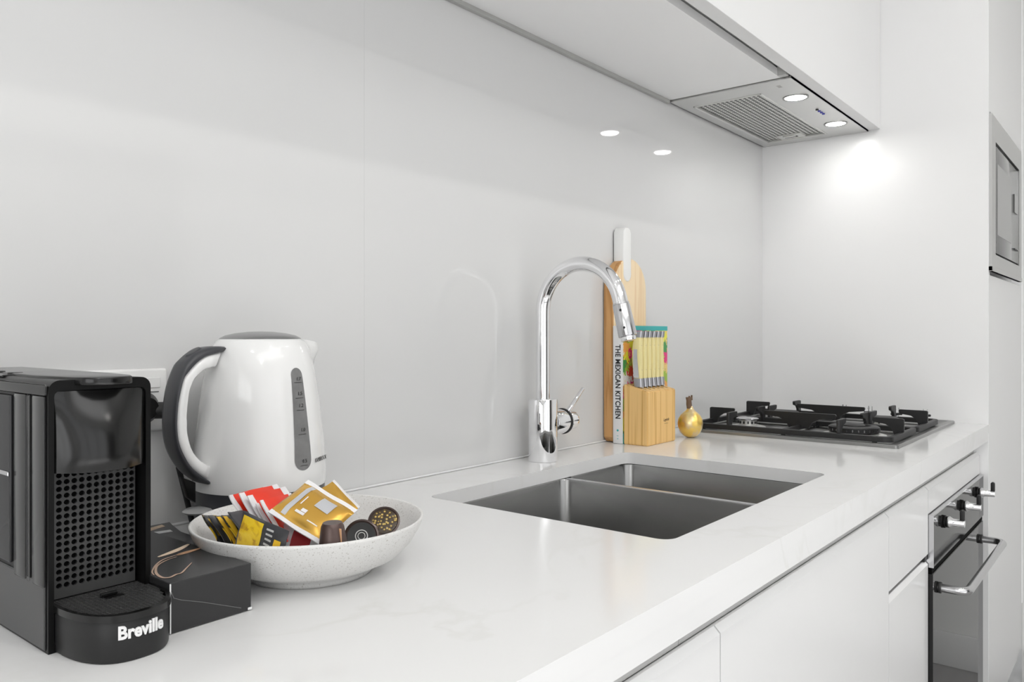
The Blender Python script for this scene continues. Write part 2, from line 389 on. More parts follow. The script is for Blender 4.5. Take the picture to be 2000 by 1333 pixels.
# ------------------------------------------------------------------ upper cabinets and hood
ZB = .809
uc = thing('upper_cabinet', 'long white wall cabinet over the counter with flat doors and the hood beneath', 'cabinet', (-1.3, -.17, ZB))
XE = -2.6
m = MB()
m.box(XE, -.612, -.283, -.010, ZB, ZB + .018, .0004, 1)
m.box(XE, -.001, -.300, -.006, ZB + .026, ZB + .60)
part('carcass', m, M['cab_under'], uc, ab=True)
m = MB(); m.box(XE, -.612, -.0098, -.0008, ZB - .0075, ZB + .018, .0006, 1); part('back_strip', m, mat('grey_back_strip', (.40, .40, .385), .4), uc, 'grey strip against the splashback', ab=True)
m = MB(); m.box(-.630, -.612, -.302, -.283, ZB, ZB + .024); m.box(XE, -.630, -.302, -.283, ZB + .021, ZB + .026); part('grip_channel', m, M['chan'], uc, ab=True)
for x0, x1 in ((-1.2005, -.001), (XE, -1.2035)):
    m = MB(); m.box(x0, x1, -.338, -.308, ZB - .001, ZC - .01, .0008, 1); part('door', m, M['lacquer'], uc, ab=True)
hd = thing('range_hood', 'slim stainless range hood with lit lamps set in under the white cabinet', 'range hood', (-.305, -.155, ZB))
hx0, hx1 = -.608, -.003
b = plate_with_hole([(hx0, -.307), (hx1, -.307), (hx1, -.006), (hx0, -.006)], [rrect(-.536, -.052, -.208, -.036, .002, 1)], ZB - .004, ZB + .002, 'hood')
m = MB(); m.merge(b); m.box(hx0, hx1, -.305, -.007, ZB + .012, ZB + .024)
for y in (-.307, -.0075): m.box(hx0, hx1, y, y + .0015, ZB - .004, ZB + .015)
part('panel', m, M['hoodsteel'], hd, ab=True)
m = MB()
cx = .484 / 42; cy = .172 / 15
m.perf(lambda u, v, d: (-.536 + u * cx, -.208 + v * cy, ZB + .0005 + d), 42, 15, [(a * (.34 if k % 2 == 0 else .44), c * (.34 if k % 2 == 0 else .44)) for k, (a, c) in enumerate(OCT)], .0006)
fl = part('grease_filter', m, M['aluminium'], hd, 'mesh grease filter', ab=True, smooth=20)
m = MB(); m.box(-.535, -.053, -.207, -.037, ZB + .0035, ZB + .006); part('filter_backing', m, M['soft_black'], fl, ab=True)
m = MB()
for a in ((-.5375, -.0505, -.2095, -.2055), (-.5375, -.0505, -.0385, -.0345), (-.5375, -.5335, -.2095, -.0345), (-.0545, -.0505, -.2095, -.0345)):
    m.box(a[0], a[1], a[2], a[3], ZB - .006, ZB - .001, .0008, 1)
part('filter_frame', m, M['aluminium'], fl, ab=True)
m = MB(); m.box(-.100, -.0545, -.150, -.080, ZB - .0030, ZB + .0012, .001, 1); m.box(-.096, -.082, -.132, -.098, ZB - .006, ZB - .003, .001, 1)
lt = part('latch', m, M['aluminium'], fl, ab=True)
m = MB(); m.box(-.080, -.068, -.134, -.096, ZB - .0034, ZB - .0028); part('latch_slot', m, M['print_dark'], lt, ab=True)
for x in (-.455, -.148):
    m = MB(); m.lathe([(.030, -.0042), (.030, -.0058), (.0265, -.0062), (.0255, -.0045)], 32, 0, Matrix.Translation((x, -.262, ZB)), cap=False)
    rg = part('lamp_ring', m, M['hobsteel'], hd, ab=True)
    m = MB(); m.lathe([(0, -.0052), (.025, -.0052)], 32, 0, Matrix.Translation((x, -.262, ZB)), cap=False); part('lamp', m, M['lamp'], rg, 'glowing round lamp', ab=True)
    l = bpy.data.lights.new('hood_lamp_light', 'AREA'); l.shape = 'DISK'; l.size = .045; l.energy = .34; l.color = (1, .985, .95)
    o = bpy.data.objects.new('hood_lamp_light', l); C.objects.link(o); o.location = (x, -.262, T + ZB - .008)
for i in range(4):
    m = MB(); m.cyl((-.318 + i * .0165, -.268, ZB - .0065), (-.318 + i * .0165, -.268, ZB - .003), .0036, n=16, bev=.0006); part('push_button', m, M['blue'] if i else M['print_dark'], hd, ab=True)
m = MB()
for i in range(5): m.box(-.572 + i * .004, -.5695 + i * .004, -.268 + .002 * (i % 2), -.258, ZB - .0044, ZB - .0039)
part('maker_mark', m, M['chan'], hd, ab=True)

# ------------------------------------------------------------------ worktop
CX0 = -3.3
hole = rrect(-1.557, -1.000, -.507, -.117, .018, 6)
b = plate_with_hole([(CX0, -.6), (0, -.6), (0, -.0), (CX0, -.0)], [hole], -.022, 0, 'top')
m = MB(); m.merge(b); m.box(CX0, 0, -.5995, -.575, -.0425, -.0005)
single('worktop', m, M['quartz'], 'long white quartz worktop with faint veins running to the corner', 'worktop')
m = MB(); m.box(-3.3, -.002, -.0045, -.0003, .0003, .0035, .001, 1); single('sealant_bead', m, M['lacquer'], 'thin white sealant line where the glass splashback meets the worktop', 'sealant')
# gola finger pull rails under the worktop edge
for x0, x1, lab in ((-1.648, -.002, 'white finger-pull rail under the worktop edge, right-hand length above the oven'), (-3.3, -1.6495, 'white finger-pull rail under the worktop edge, left-hand length in the foreground')):
    prof = [(-.552, -.0426), (-.5870, -.0426), (-.5872, -.0450), (-.5835, -.0480), (-.5775, -.0520), (-.5715, -.0575), (-.5675, -.0640), (-.5655, -.0710), (-.5650, -.0760), (-.552, -.0760)]
    m = MB(); m.prism(prof, x0, x1, 'x'); single('finger_pull_rail', m, M['rail'], lab, 'rail', 'finger pull rails', smooth=60)

# ------------------------------------------------------------------ base cabinets
def front(mb, x0, x1, z0, z1, chamf=True):
    y0, y1 = -.580, -.560
    pts = [(y1 + (0), z0), (y0, z0), (y0, z1 - .007), (y0 + .007, z1), (y0 + .0085, z1), (y1, z1 - .006)]
    mb.prism(pts, x0 + .0012, x1 - .0012, 'x')
ZD = -.0735; ZK = -.80
def base_unit(name, x0, x1, lab, fronts, cat='cabinet', gr=None):
    t = thing(name, lab, cat, ((x0 + x1) / 2, -.3, -.9), 0, gr)
    m = MB(); 
    m.box(x0, x0 + .016, -.555, -.02, ZK, -.078); m.box(x1 - .016, x1, -.555, -.02, ZK, -.078); m.box(x0 + .016, x1 - .016, -.555, -.02, ZK, ZK + .016)
    m.box(x0 + .016, x1 - .016, -.025, -.02, ZK + .016, -.25)
    part('carcass', m, M['cab_under'], t, ab=True)
    for nm, z0, z1 in fronts:
        m = MB(); front(m, x0, x1, z0, z1); part(nm, m, M['lacquer'], t, ab=True)
    m = MB(); m.box(x0, x1, -.52, -.505, -.9, ZK); part('kickboard', m, M['cab_under'], t, ab=True)
    return t
base_unit('sink_cabinet', -1.583, -.904, 'white base cabinet with one wide flat door below the sink', [('door', ZK, ZD)], gr=None)
base_unit('base_cabinet', -2.183, -1.583, 'white flat base cabinet left of the sink cabinet, at the bottom edge of the picture', [('door', ZK, ZD)])
base_unit('base_cabinet', -2.783, -2.183, 'white flat base cabinet furthest left, below the coffee machine', [('door', ZK, ZD)])
du = base_unit('drawer_cabinet', -.904, -.602, 'narrow white base cabinet with a drawer over a door, left of the oven', [('drawer', -.208, ZD), ('door', ZK, -.222)])
m = MB(); m.box(-.622, -.604, -.5785, -.560, -.2215, -.2085, .001, 1); part('channel_end', m, M['soft_black'], du, 'dark end of the grip channel', ab=True)
m = MB(); m.box(-.902, -.604, -.566, -.556, -.226, -.206); part('grip_channel', m, M['darkgap'], du, 'dark gap between drawer and door', ab=True)

# ------------------------------------------------------------------ oven
ov = thing('oven', 'built-in oven with dark mirror door, chrome knobs and a tubular handle', 'oven', (-.302, -.3, -.9))
ox0, ox1 = -.5985, -.0035
m = MB(); front(m, ox0 - .001, ox1 + .001, -.128, ZD); m.box(ox0 + .02, ox1 - .02, -.56, -.03, -.85, -.10); m.box(ox0, ox1, -.52, -.505, -.9, -.86)
part('housing', m, M['lacquer'], ov, 'white filler above the control panel', ab=True)
m = MB(); m.box(ox0, ox1, -.589, -.560, -.236, -.131, .0012, 1); part('control_panel', m, M['ovenpanel'], ov, ab=True)
m = MB(); m.box(ox0 - .0008, ox0 + .0012, -.5896, -.562, -.236, -.131); m.box(ox0, ox1, -.5896, -.565, -.1325, -.1300); part('panel_edge', m, M['satin_chrome'], ov, ab=True)
m = MB(); m.box(ox0, ox1, -.586, -.556, -.2475, -.2365); part('vent_slot', m, M['hole'], ov, ab=True)

dr = None
m = MB(); m.box(ox0, ox1, -.588, -.560, -.84, -.249, .0012, 1); dr = part('door', m, M['ovenglass'], ov, 'dark mirror-glass door', ab=True)
m = MB(); hy = -.641; hz = -.287; hr = .0085
xa, xb = -.548, -.052; rr = .022
path = [(xa, -.588, hz)]
path += [(xa, -.600, hz), (xa, hy + rr, hz)]
for i in range(1, 9):
    a = PI / 2 * i / 8; path.append((xa + rr - rr * math.cos(a), hy + rr - rr * math.sin(a), hz))
for i in range(0, 9):
    a = PI / 2 * i / 8; path.append((xb - rr + rr * math.sin(a), hy + rr - rr * math.cos(a), hz))
path += [(xb, -.600, hz), (xb, -.588, hz)]
m.tube(path, hr, 20); hn = part('door_handle', m, M['satin_chrome'], dr, 'tubular satin handle', ab=True, smooth=60)
for x in (xa, xb):
    m = MB(); m.cyl((x, -.5885, hz), (x, -.5945, hz), hr + .003, bev=.001)
    part('handle_collar', m, M['print_dark'], ov, 'black collar at the handle end', ab=True)
for x in (-.500, -.302, -.104):
    kz = -.160
    m = MB(); m.cyl((x, -.5888, kz), (x, -.5935, kz), .0135, bev=.001); m.cyl((x, -.5935, kz), (x, -.597, kz), .0115)
    kb = part('knob', m, M['black'], ov, 'chrome knob on a black collar', ab=True)
    m = MB(); m.lathe([(0, 0), (.0115, 0), (.0125, .004), (.0085, .010), (.0078, .030), (.0070, .0315), (0, .0315)], 24, 0, axes((x, -.597, kz), (1, 0, 0), (0, 0, 1), (0, -1, 0)))
    part('knob_body', m, M['chrome'], kb, ab=True, smooth=50)
    m = MB(); m.prism(rrect(-.6285, -.6195, kz + .004, kz + .029, .0043, 5), x - .004, x + .004, 'x', bev=.0008); part('knob_tab', m, M['soft_black'], kb, 'dark pointer tab', ab=True)

# ------------------------------------------------------------------ sink
sk = thing('sink', 'undermount stainless double-bowl sink set into the white worktop', 'sink', (-1.28, -.31, -.24))
def bowl(name, x0, x1, y0, y1):
    b = bmesh.new(); rings = []
    zt = -.0235
    for dx, z, r in ((.012, zt, .02), (0, zt, .014), (-.0008, zt - .0025, .014), (-.001, -.17, .016), (-.004, -.186, .02), (-.012, -.195, .03), (-.03, -.199, .04)):
        L = rrect(x0 - dx, x1 + dx, y0 - dx, y1 + dx, r + .006, 8)
        rings.append([b.verts.new((p[0], p[1], z)) for p in L])
    n = len(rings[0])
    for a, c in zip(rings, rings[1:]):
        for i in range(n):
            j = (i + 1) % n; b.faces.new((a[i], a[j], c[j], c[i]))
    b.faces.new(rings[-1])
    m = MB(); m.merge(b); return part(name, m, M['sink'], sk, ab=True, smooth=50)
bl = bowl('left_bowl', -1.556, -1.2092, -.508, -.112)
br = bowl('right_bowl', -1.2006, -.992, -.508, -.112)
m = MB(); m.box(-1.2096, -1.2002, -.509, -.111, -.0285, -.0226, .0016, 3); part('divider', m, M['satin_chrome'], sk, ab=True)
for x, bb in ((-1.39, bl), (-1.094, br)):
    m = MB(); m.lathe([(.045, -.1985), (.043, -.1975), (.032, -.1985), (.030, -.204), (0, -.204)], 32, 0, Matrix.Translation((x, -.31, 0)), cap=False); part('drain', m, M['chrome'], bb, ab=True)

# ------------------------------------------------------------------ tap
tp = thing('kitchen_tap', 'tall chrome gooseneck mixer tap behind the sink', 'tap', (-1.190, -.052, 0))
m = MB(); m.cyl((0, 0, .0), (0, 0, .115), .0275, n=48, bev=.0012); part('body', m, M['chrome'], tp, smooth=40)
Rg = .084; zc = .277; ea = R(14)
path = [(0, 0, .10), (0, 0, .16), (0, 0, .22), (0, 0, zc)]
N = 26; yc = -Rg
for i in range(1, N + 1):
    a = PI - (PI - ea) * i / N
    path.append((0, yc - Rg * math.cos(a), zc + Rg * math.sin(a)))
path = [(p[0], p[1], p[2]) for p in path]
path = [(0, 0, .10), (0, 0, .16), (0, 0, .22)] + [(0, -Rg + Rg * math.cos((PI - ea) * i / N), zc + Rg * math.sin((PI - ea) * i / N)) for i in range(0, N + 1)]
ex = Vector(path[-1]); dd = Vector((0, -math.sin(ea), -math.cos(ea)))
path.append(tuple(ex + dd * .012))
m = MB(); m.tube(path, .0132, 28, up=(1, 0, 0)); part('spout', m, M['chrome'], tp, smooth=60)
m = MB(); h0 = ex + dd * .012; h1 = ex + dd * .068
m.cyl(tuple(h0), tuple(h1), .0150, .0162, n=36, bev=.0012); m.cyl(tuple(ex + dd * .009), tuple(h0), .0142, n=36)
sh = part('spray_head', m, M['satin_chrome'], tp, smooth=40)
m = MB(); m.cyl(tuple(h1), tuple(h1 + dd * .008), .0130, n=30, bev=.001); part('nozzle', m, M['chrome'], sh)
for k, t in enumerate((.2, .75)):
    m = MB()
    c = ex + dd * (.012 + .056 * t); n_ = Vector((-1, -.35 * math.cos(ea), .35 * math.sin(ea))).normalized()
    m.cyl(tuple(c + n_ * .0135), tuple(c + n_ * .0164), .0022, n=12); part('button', m, M['soft_black'], sh)
m = MB(); m.cyl((.020, 0, .068), (.060, 0, .068), .0240, n=40, bev=.0012); m.cyl((.064, 0, .068), (.094, 0, .068), .0185, n=40, bev=.0012); lv = part('mixer_valve', m, M['chrome'], tp, smooth=40)
m = MB(); m.cyl((.060, 0, .068), (.064, 0, .068), .0248, n=40); part('valve_ring', m, M['print_dark'], lv, 'black ring')
m = MB(); m.cyl((.078, 0, .083), (.132, 0, .127), .0052, .0040, n=18, bev=.0008); part('lever', m, M['chrome'], tp)

# ------------------------------------------------------------------ gas hob
hb = thing('gas_hob', 'stainless four-burner gas hob with black cast-iron grates in the corner', 'hob', (-.32, -.29, 0))
hx0, hx1, hy0, hy1 = -.618, -.028, -.528, -.035
def ringpts(dx, z): return [(x, y, z) for x, y in rrect(hx0 + dx, hx1 - dx, hy0 + dx, hy1 - dx, .006 + dx * .3, 5)]
b = bmesh.new(); rings = [[b.verts.new(p) for p in ringpts(d, z)] for d, z in ((0, .0002), (0, .0062), (.0015, .0078), (.010, .0082), (.013, .0070), (.016, .0052))]
n = len(rings[0])
for a, c in zip(rings, rings[1:]):
    for i in range(n):
        j = (i + 1) % n; b.faces.new((a[i], a[j], c[j], c[i]))
b.faces.new(rings[-1])
m = MB(); m.merge(b); part('steel_tray', m, M['hobsteel'], hb, ab=True, smooth=30)
def burner(x, y, r, big=False):
    T_ = Matrix.Translation((x, y, .0052))
    m = MB(); m.lathe([(r + .018, 0), (r + .016, .003), (r + .004, .006), (r - .002, .007), (0, .007)], 40, 0, T_, cap=False)
    if not big: m.lathe([(r - .006, .006), (r - .004, .018), (0, .018)], 40, 0, T_, cap=False)
    bs = part('burner', m, M['aluminium'], hb, ab=True)
    m = MB()
    if big:
        m.lathe([(r - .002, .008), (r + .002, .010), (r + .002, .020), (r - .002, .0225), (r - .016, .023), (r - .018, .018), (r * .52, .016), (r * .50, .012), (r * .4, .010)], 56, 0, T_, cap=False)
        cp = part('burner_crown', m, M['soft_black'], bs, ab=True)
        m = MB(); m.lathe([(r * .46, .014), (r * .48, .018), (r * .46, .024), (r * .36, .0265), (0, .027)], 40, 0, T_, cap=False)
        part('burner_cap', m, M['iron'], bs, ab=True)
        m = MB()
        for k in range(28):
            a = 2 * PI * k / 28; c = (x + (r + .0015) * math.cos(a), y + (r + .0015) * math.sin(a))
            m.box(-.0013, .0013, -.0007, .0012, 0, .0055, mtx=Matrix.Translation((c[0], c[1], .0052 + .012)) @ Matrix.Rotation(a - PI / 2, 4, 'Z'))
        part('flame_ports', m, M['satin_chrome'], bs, ab=True)
    else:
        m.lathe([(r - .004, .018), (r + .001, .019), (r + .001, .022), (r - .003, .0245), (0, .0255)], 40, 0, T_, cap=False)
        part('burner_cap', m, M['satin_chrome'] if r < .03 else M['iron'], bs, ab=True)
        m = MB()
        for k in range(14):
            a = 2 * PI * k / 14; c = (x + (r - .004) * math.cos(a), y + (r - .004) * math.sin(a))
            m.box(-.0016, .0016, -.001, .0012, 0, .006, mtx=Matrix.Translation((c[0], c[1], .0052 + .010)) @ Matrix.Rotation(a - PI / 2, 4, 'Z'))
        part('flame_ports', m, M['soft_black'], bs, ab=True)
burner(-.487, -.155, .026); burner(-.487, -.405, .052, True); burner(-.265, -.165, .036); burner(-.265, -.410, .036)
def finger(m, px, py, dx, dy, L, top=.050, st=-.003):
    pr = [(st, .013), (st, top - (.002 if st else 0)), (0 if st else .002, top), (L - .002, top), (L, top - .003), (L - .002, top - .010), (L * .55, top - .014), (L * .36, top - .022), (L * .27, .013)]
    b = bmesh.new(); t = .0034; nx, ny = -dy, dx
    A = [b.verts.new((px + dx * a + nx * t, py + dy * a + ny * t, z)) for a, z in pr]; B = [b.verts.new((px + dx * a - nx * t, py + dy * a - ny * t, z)) for a, z in pr]
    b.faces.new(A); b.faces.new(B[::-1])
    for i in range(len(pr)):
        j = (i + 1) % len(pr); b.faces.new((A[i], B[i], B[j], A[j]))
    bmesh.ops.recalc_face_normals(b, faces=b.faces[:])
    if st: bmesh.ops.bevel(b, geom=b.edges[:], offset=.0006, segments=1, affect='EDGES')
    m.merge(b)
for x0, x1, bs_ in ((-.600, -.383, ((-.155, .026), (-.405, .052))), (-.372, -.150, ((-.165, .036), (-.410, .036)))):
    y0, y1 = -.508, -.062; xm = (x0 + x1) / 2
    m = MB()
    L = rrect(x0, x1, y0, y1, .014, 6); L.append(L[0]); s_ = [(-.0055, -.0065), (.0055, -.0065), (.0055, .0045), (.0038, .0055), (-.0038, .0055), (-.0055, .0045)]
    m.sweep([(p[0], p[1], .0158) for p in L], s_, cap=False)
    m.box(x0, x1, -.289, -.277, .010, .0205, .0015, 1)
    for x in (x0, x1):
        for y in (y0 + .03, y1 - .03, (y0 + y1) / 2): m.cyl((x, y, .0053), (x, y, .012), .005, n=14)
    gr = part('grate', m, M['iron'], hb, 'black cast-iron grate', ab=True)
    m = MB(); finger(m, xm, y1, 0, -1, .062); part('grate_finger', m, M['iron'], gr, ab=True)
    m = MB(); finger(m, xm, y0, 0, 1, .062); part('grate_finger', m, M['iron'], gr, ab=True)
    m = MB(); finger(m, xm, -.283, 0, 1, .085, st=0); finger(m, xm, -.283, 0, -1, .085, st=0); part('grate_finger', m, M['iron'], gr, ab=True)
    for by, r in bs_:
        m = MB(); finger(m, x0, by, 1, 0, .045); part('grate_finger', m, M['iron'], gr, ab=True)
        m = MB(); finger(m, x1, by, -1, 0, .045); part('grate_finger', m, M['iron'], gr, ab=True)
for y in (-.268, -.335, -.402, -.470):
    x = -.095
    m = MB(); m.lathe([(.017, .0052), (.016, .008), (.010, .010), (.008, .016), (.008, .020), (0, .0205)], 24, 0, Matrix.Translation((x, y, 0)), cap=False)
    kn = part('knob', m, M['chrome'], hb, 'chrome knob', ab=True)
    m = MB(); m.cyl((x - .010, y + .011, .0225), (x + .010, y - .011, .0225), .0032, n=14, bev=.0006); part('knob_bar', m, M['soft_black'], kn, ab=True)
    m = MB(); m.cyl((x - .002, y + .002, .022), (x - .002, y + .002, .040), .0014, n=10); m.cyl((x + .004, y - .005, .024), (x + .004, y - .005, .039), .0009, n=10); m.cyl((x - .004, y + .006, .034), (x + 0, y + 0, .034), .0008, n=8)
    part('knob_pointer', m, M['satin_chrome'], kn, ab=True)

# ------------------------------------------------------------------ board, book, knife block, knives, pomegranate
bd = thing('serving_board', 'tall pale wooden serving board with an arched top and white handle, against the splashback', 'board', (-.834, -.016, 0))
pts = [(-.905, .012), (-.897, .002), (-.771, .002), (-.763, .012), (-.763, .332)]
for i in range(1, 16):
    a = PI * i / 16; pts.append((-.834 + .071 * math.cos(a), .332 + .071 * math.sin(a)))
pts.append((-.905, .332))
m = MB(); m.prism(pts, -.0285, -.003, 'y', bev=.003, seg=3); me_ = m.mesh('blade', [M['pine_light'], M['shaded_edge']]);
for p_ in me_.polygons: p_.material_index = 1 if p_.normal.x < -.35 or p_.normal.z < -.5 else 0  # left and lower faces: orange wood with side shade mixed into the colour
part('blade', me_, None, bd, ab=True)
m = MB()
pts = [(-.864, .366)]
pts += [(-.848 + .0155 * math.cos(PI + PI * i / 8), .366 + .0155 * math.sin(PI + PI * i / 8)) for i in range(1, 8)]
pts += [(-.8325, .366), (-.8325, .458), (-.836, .466), (-.842, .470), (-.855, .470), (-.861, .466), (-.864, .460)]
m.prism(pts, -.0305, -.003, 'y', bev=.003, seg=3)
part('handle', m, M['white_paint'], bd, 'white painted handle', ab=True)
bk = thing('cookbook', 'cookbook with a white spine standing against the wooden board', 'book', (-.81, -.042, 0))
m = MB(); m.box(-.906, -.714, -.0515, -.0325, .003, .2495); part('pages', m, M['paper'], bk, ab=True)
m = MB(); m.box(-.9095, -.9070, -.0538, -.0302, .0005, .2525, .0008, 2); sp = part('spine', m, M['spine'], bk, ab=True)
part('title', text_mesh('THE MEXICAN KITCHEN', .0175, .0002, M['print_dark'], axes((-.9098, -.0420, .1325), (0, 0, -1), (0, -1, 0), (-1, 0, 0)), offset=.0004, space=1.04, sx=.80), None, sp, 'black title on the spine', ab=True)
m = MB(); m.cyl((-.9101, -.042, .0285), (-.9095, -.042, .0285), .0023, n=16); m.box(-.9101, -.9095, -.0435, -.0405, .010, .0112); m.box(-.9101, -.9095, -.044, -.040, .0165, .0172); part('publisher_mark', m, M['teal'], sp, ab=True)
m = MB(); m.box(-.907, -.7105, -.0540, -.0518, .0005, .2525)
def cover_mat():
    mm = mat('printed_food_cover', (.7, .5, .2), .35); n, l, b_ = nodes(mm)
    tc = n.new('ShaderNodeTexCoord'); v = n.new('ShaderNodeTexVoronoi'); v.inputs['Scale'].default_value = 42; v.inputs['Randomness'].default_value = 1
    nz = n.new('ShaderNodeTexNoise'); nz.inputs['Scale'].default_value = 30; nz.inputs['Detail'].default_value = 2
    ad = n.new('ShaderNodeVectorMath'); ad.operation = 'MULTIPLY_ADD'; ad.inputs[1].default_value = (.03, .03, .03)
    l.new(nz.outputs['Color'], ad.inputs[0]); l.new(tc.outputs['Object'], ad.inputs[2]); l.new(ad.outputs[0], v.inputs['Vector'])
    s = n.new('ShaderNodeSeparateColor'); l.new(v.outputs['Color'], s.inputs[0])
    r = ramp(n, [(0, (.88, .42, .10)), (.16, (.80, .78, .05)), (.3, (.35, .52, .06)), (.42, (.06, .30, .08)), (.52, (.80, .80, .78)), (.64, (.62, .06, .03)), (.74, (.82, .60, .20)), (.86, (.78, .03, .22)), (.95, (.85, .75, .55))], 'CONSTANT')
    l.new(s.outputs[0], r.inputs[0]); l.new(r.outputs[0], b_.inputs['Base Color']); return mm
cv = part('front_cover', m, cover_mat(), bk, 'colourful food picture cover', ab=True)
m = MB(); m.box(-.9072, -.7103, -.0544, -.0538, .2425, .2527); part('teal_band', m, M['teal'], cv, ab=True)
m = MB(); m.box(-.9072, -.9035, -.0544, -.0538, .0004, .022); part('teal_corner', m, M['teal'], cv, ab=True)
m = MB(); m.box(-.907, -.7105, -.0325, -.0303, .0005, .2525); part('back_cover', m, M['teal'], bk, ab=True)

kbx, kby, kth = -.9085, -.1140, 0
kb = thing('knife_block', 'pine knife block holding cream-handled steak knives in front of the cookbook', 'knife block', (kbx, kby, 0), kth)
W, Dp = .123, .058
m = MB()
b = bmesh.new()
vs = [b.verts.new(p) for p in ((0, 0, 0), (W, 0, 0), (W, Dp, 0), (0, Dp, 0), (0, 0, .1140), (W, 0, .1140), (W, Dp, .128), (0, Dp, .128))]
for f in ((0, 3, 2, 1), (4, 5, 6, 7), (0, 1, 5, 4), (1, 2, 6, 5), (2, 3, 7, 6), (3, 0, 4, 7)): b.faces.new([vs[i] for i in f])
bmesh.ops.bevel(b, geom=b.edges[:], offset=.0018, segments=2, affect='EDGES')
m.merge(b); part('block', m, M['pine'], kb)
m = MB()
for i in range(6): m.box(.018 + i * .0172 - .001, .018 + i * .0172 + .001, .012, .042, .1165, .1170, mtx=Matrix.Translation((0, 0, 0)))
sl = MB()
for i in range(6):
    x = .0160 + i * .0184
    b = bmesh.new(); q = [b.verts.new(p) for p in ((x - .0012, .012, .1174), (x + .0012, .012, .1174), (x + .0012, .050, .1265), (x - .0012, .050, .1265))]; b.faces.new(q)
    q2 = [b.verts.new((v.co.x, v.co.y, v.co.z - .0004)) for v in q]; b.faces.new(q2[::-1])
    for k in range(4): b.faces.new((q[k], q2[k], q2[(k + 1) % 4], q[(k + 1) % 4]))
    sl.merge(b)
m.bm.free(); part('slots', sl, M['brown_stem'], kb)
part('stamped_mark', text_mesh('Laguiole', .0095, .0001, M['brown_stem'], axes((.080, -.0002, .050), (1, 0, 0), (0, 0, 1), (0, -1, 0)), shear=.5, sx=.8), None, kb)
m = MB(); m.box(.072, .088, -.0003, 0, .0415, .0421); part('stamped_line', m, M['brown_stem'], kb)
def knife(i):
    lx = .0160 + i * .0184; ca, sa = math.cos(kth), math.sin(kth); ly = .030
    X, Y = kbx + lx * ca - ly * sa, kby + lx * sa + ly * ca
    names = ['first from the left', 'second from the left', 'third from the left', 'fourth from the left', 'second from the right', 'rightmost']
    extra = ' showing its steel side' if i == 0 else ''
    t = thing('steak_knife', 'cream-handled steak knife in the pine block, %s of the six%s' % (names[i] if i else 'leftmost', extra), 'knife', (X, Y, .1225), kth, 'steak knives in the block')
    def cxy(z):   # gentle S curve
        u = z / .12; return (.0016 * math.sin(u * 1.9 * PI) * 1.0 + .004 * (1 - u) * (i - 2.5) * 0, .004 * math.sin(u * PI * 1.1))
    m = MB(); m.box(-.0012, .0012, -.010, .010, -.060, .002); part('blade', m, M['satin_chrome'], t)
    def slab(z0, z1, wx, wy, n=10, fx=None):
        b = bmesh.new(); rings = []
        for k in range(n + 1):
            z = z0 + (z1 - z0) * k / n; c = cxy(z); kx = fx(k / n) if fx else 1
            rings.append([b.verts.new((c[0] + a * wx * kx, c[1] + d * wy * kx, z)) for a, d in ((-1, -.7), (-.7, -1), (.7, -1), (1, -.7), (1, .7), (.7, 1), (-.7, 1), (-1, .7))])
        for r0, r1 in zip(rings, rings[1:]):
            for q in range(8): b.faces.new((r0[q], r0[(q + 1) % 8], r1[(q + 1) % 8], r1[q]))
        b.faces.new(rings[0][::-1]); b.faces.new(rings[-1]); return b
    m = MB(); m.merge(slab(0, .018, .0064, .0095, 4)); part('bolster', m, M['pewter'], t)
    m = MB(); m.merge(slab(.018, .105, .0072, .0098, 14, lambda u: .80 + .20 * math.sin(PI * u) + .04 * u)); h = part('handle', m, M['cream'], t, smooth=50)
    m = MB(); m.merge(slab(.105, .1185, .0060, .0092, 4)); part('end_cap', m, M['pewter'], t)
    for z in (.036, .088):
        m = MB(); c = cxy(z); m.cyl((c[0], c[1] - .0094, z), (c[0], c[1] - .0108 + .0005, z), .0006, n=8)
        part('rivet', m, M['satin_chrome'], h)
    if i == 0:
        m = MB(); m.merge(slab(.0195, .080, .0004, .0068, 10, lambda u: 1 - .35 * u)); lo = part('steel_liner', m, M['satin_chrome'], h, 'steel side plate'); lo.location = (-.0072, .001, 0)
for i in range(6): knife(i)
pm = thing('gold_pomegranate', 'small shiny gold ornamental pomegranate beside the knife block', 'ornament', (-.719, -.117, 0))
pm.scale = (1.03, 1.03, 1.14)
m = MB(); m.lathe([(0, .0), (.007, .0004), (.015, .004), (.022, .011), (.0262, .020), (.0275, .0285), (.0260, .037), (.021, .045), (.0145, .0505), (.009, .0545), (.0065, .059), (.005, .062)], 40, 0, Matrix.Rotation(R(0), 4, 'Z'), fn=lambda v: Vector((v.x * (1 + .03 * math.sin(3 * math.atan2(v.y, v.x))), v.y * (1 + .03 * math.sin(3 * math.atan2(v.y, v.x) + 1)), v.z)))
part('fruit', m, M['gold_pom'], pm, smooth=80)
m = MB(); m.lathe([(.0052, .058), (.0062, .066), (.0056, .073), (.0068, .080), (.003, .078), (0, .075)], 12, 0, axes((0, 0, 0), (1, 0, 0), (0, 1, 0), (-.05, .03, 1)), fn=lambda v: Vector((v.x * (1 + .2 * math.sin(5 * math.atan2(v.y, v.x))), v.y, v.z)))
m.prism([(.003, .074), (.0065, .074), (.006, .084)], -.002, .002, 'y'); m.prism([(-.007, .074), (-.003, .074), (-.0055, .083)], -.002, .002, 'y')
part('crown', m, M['brown_stem'], pm, 'brown dried crown')

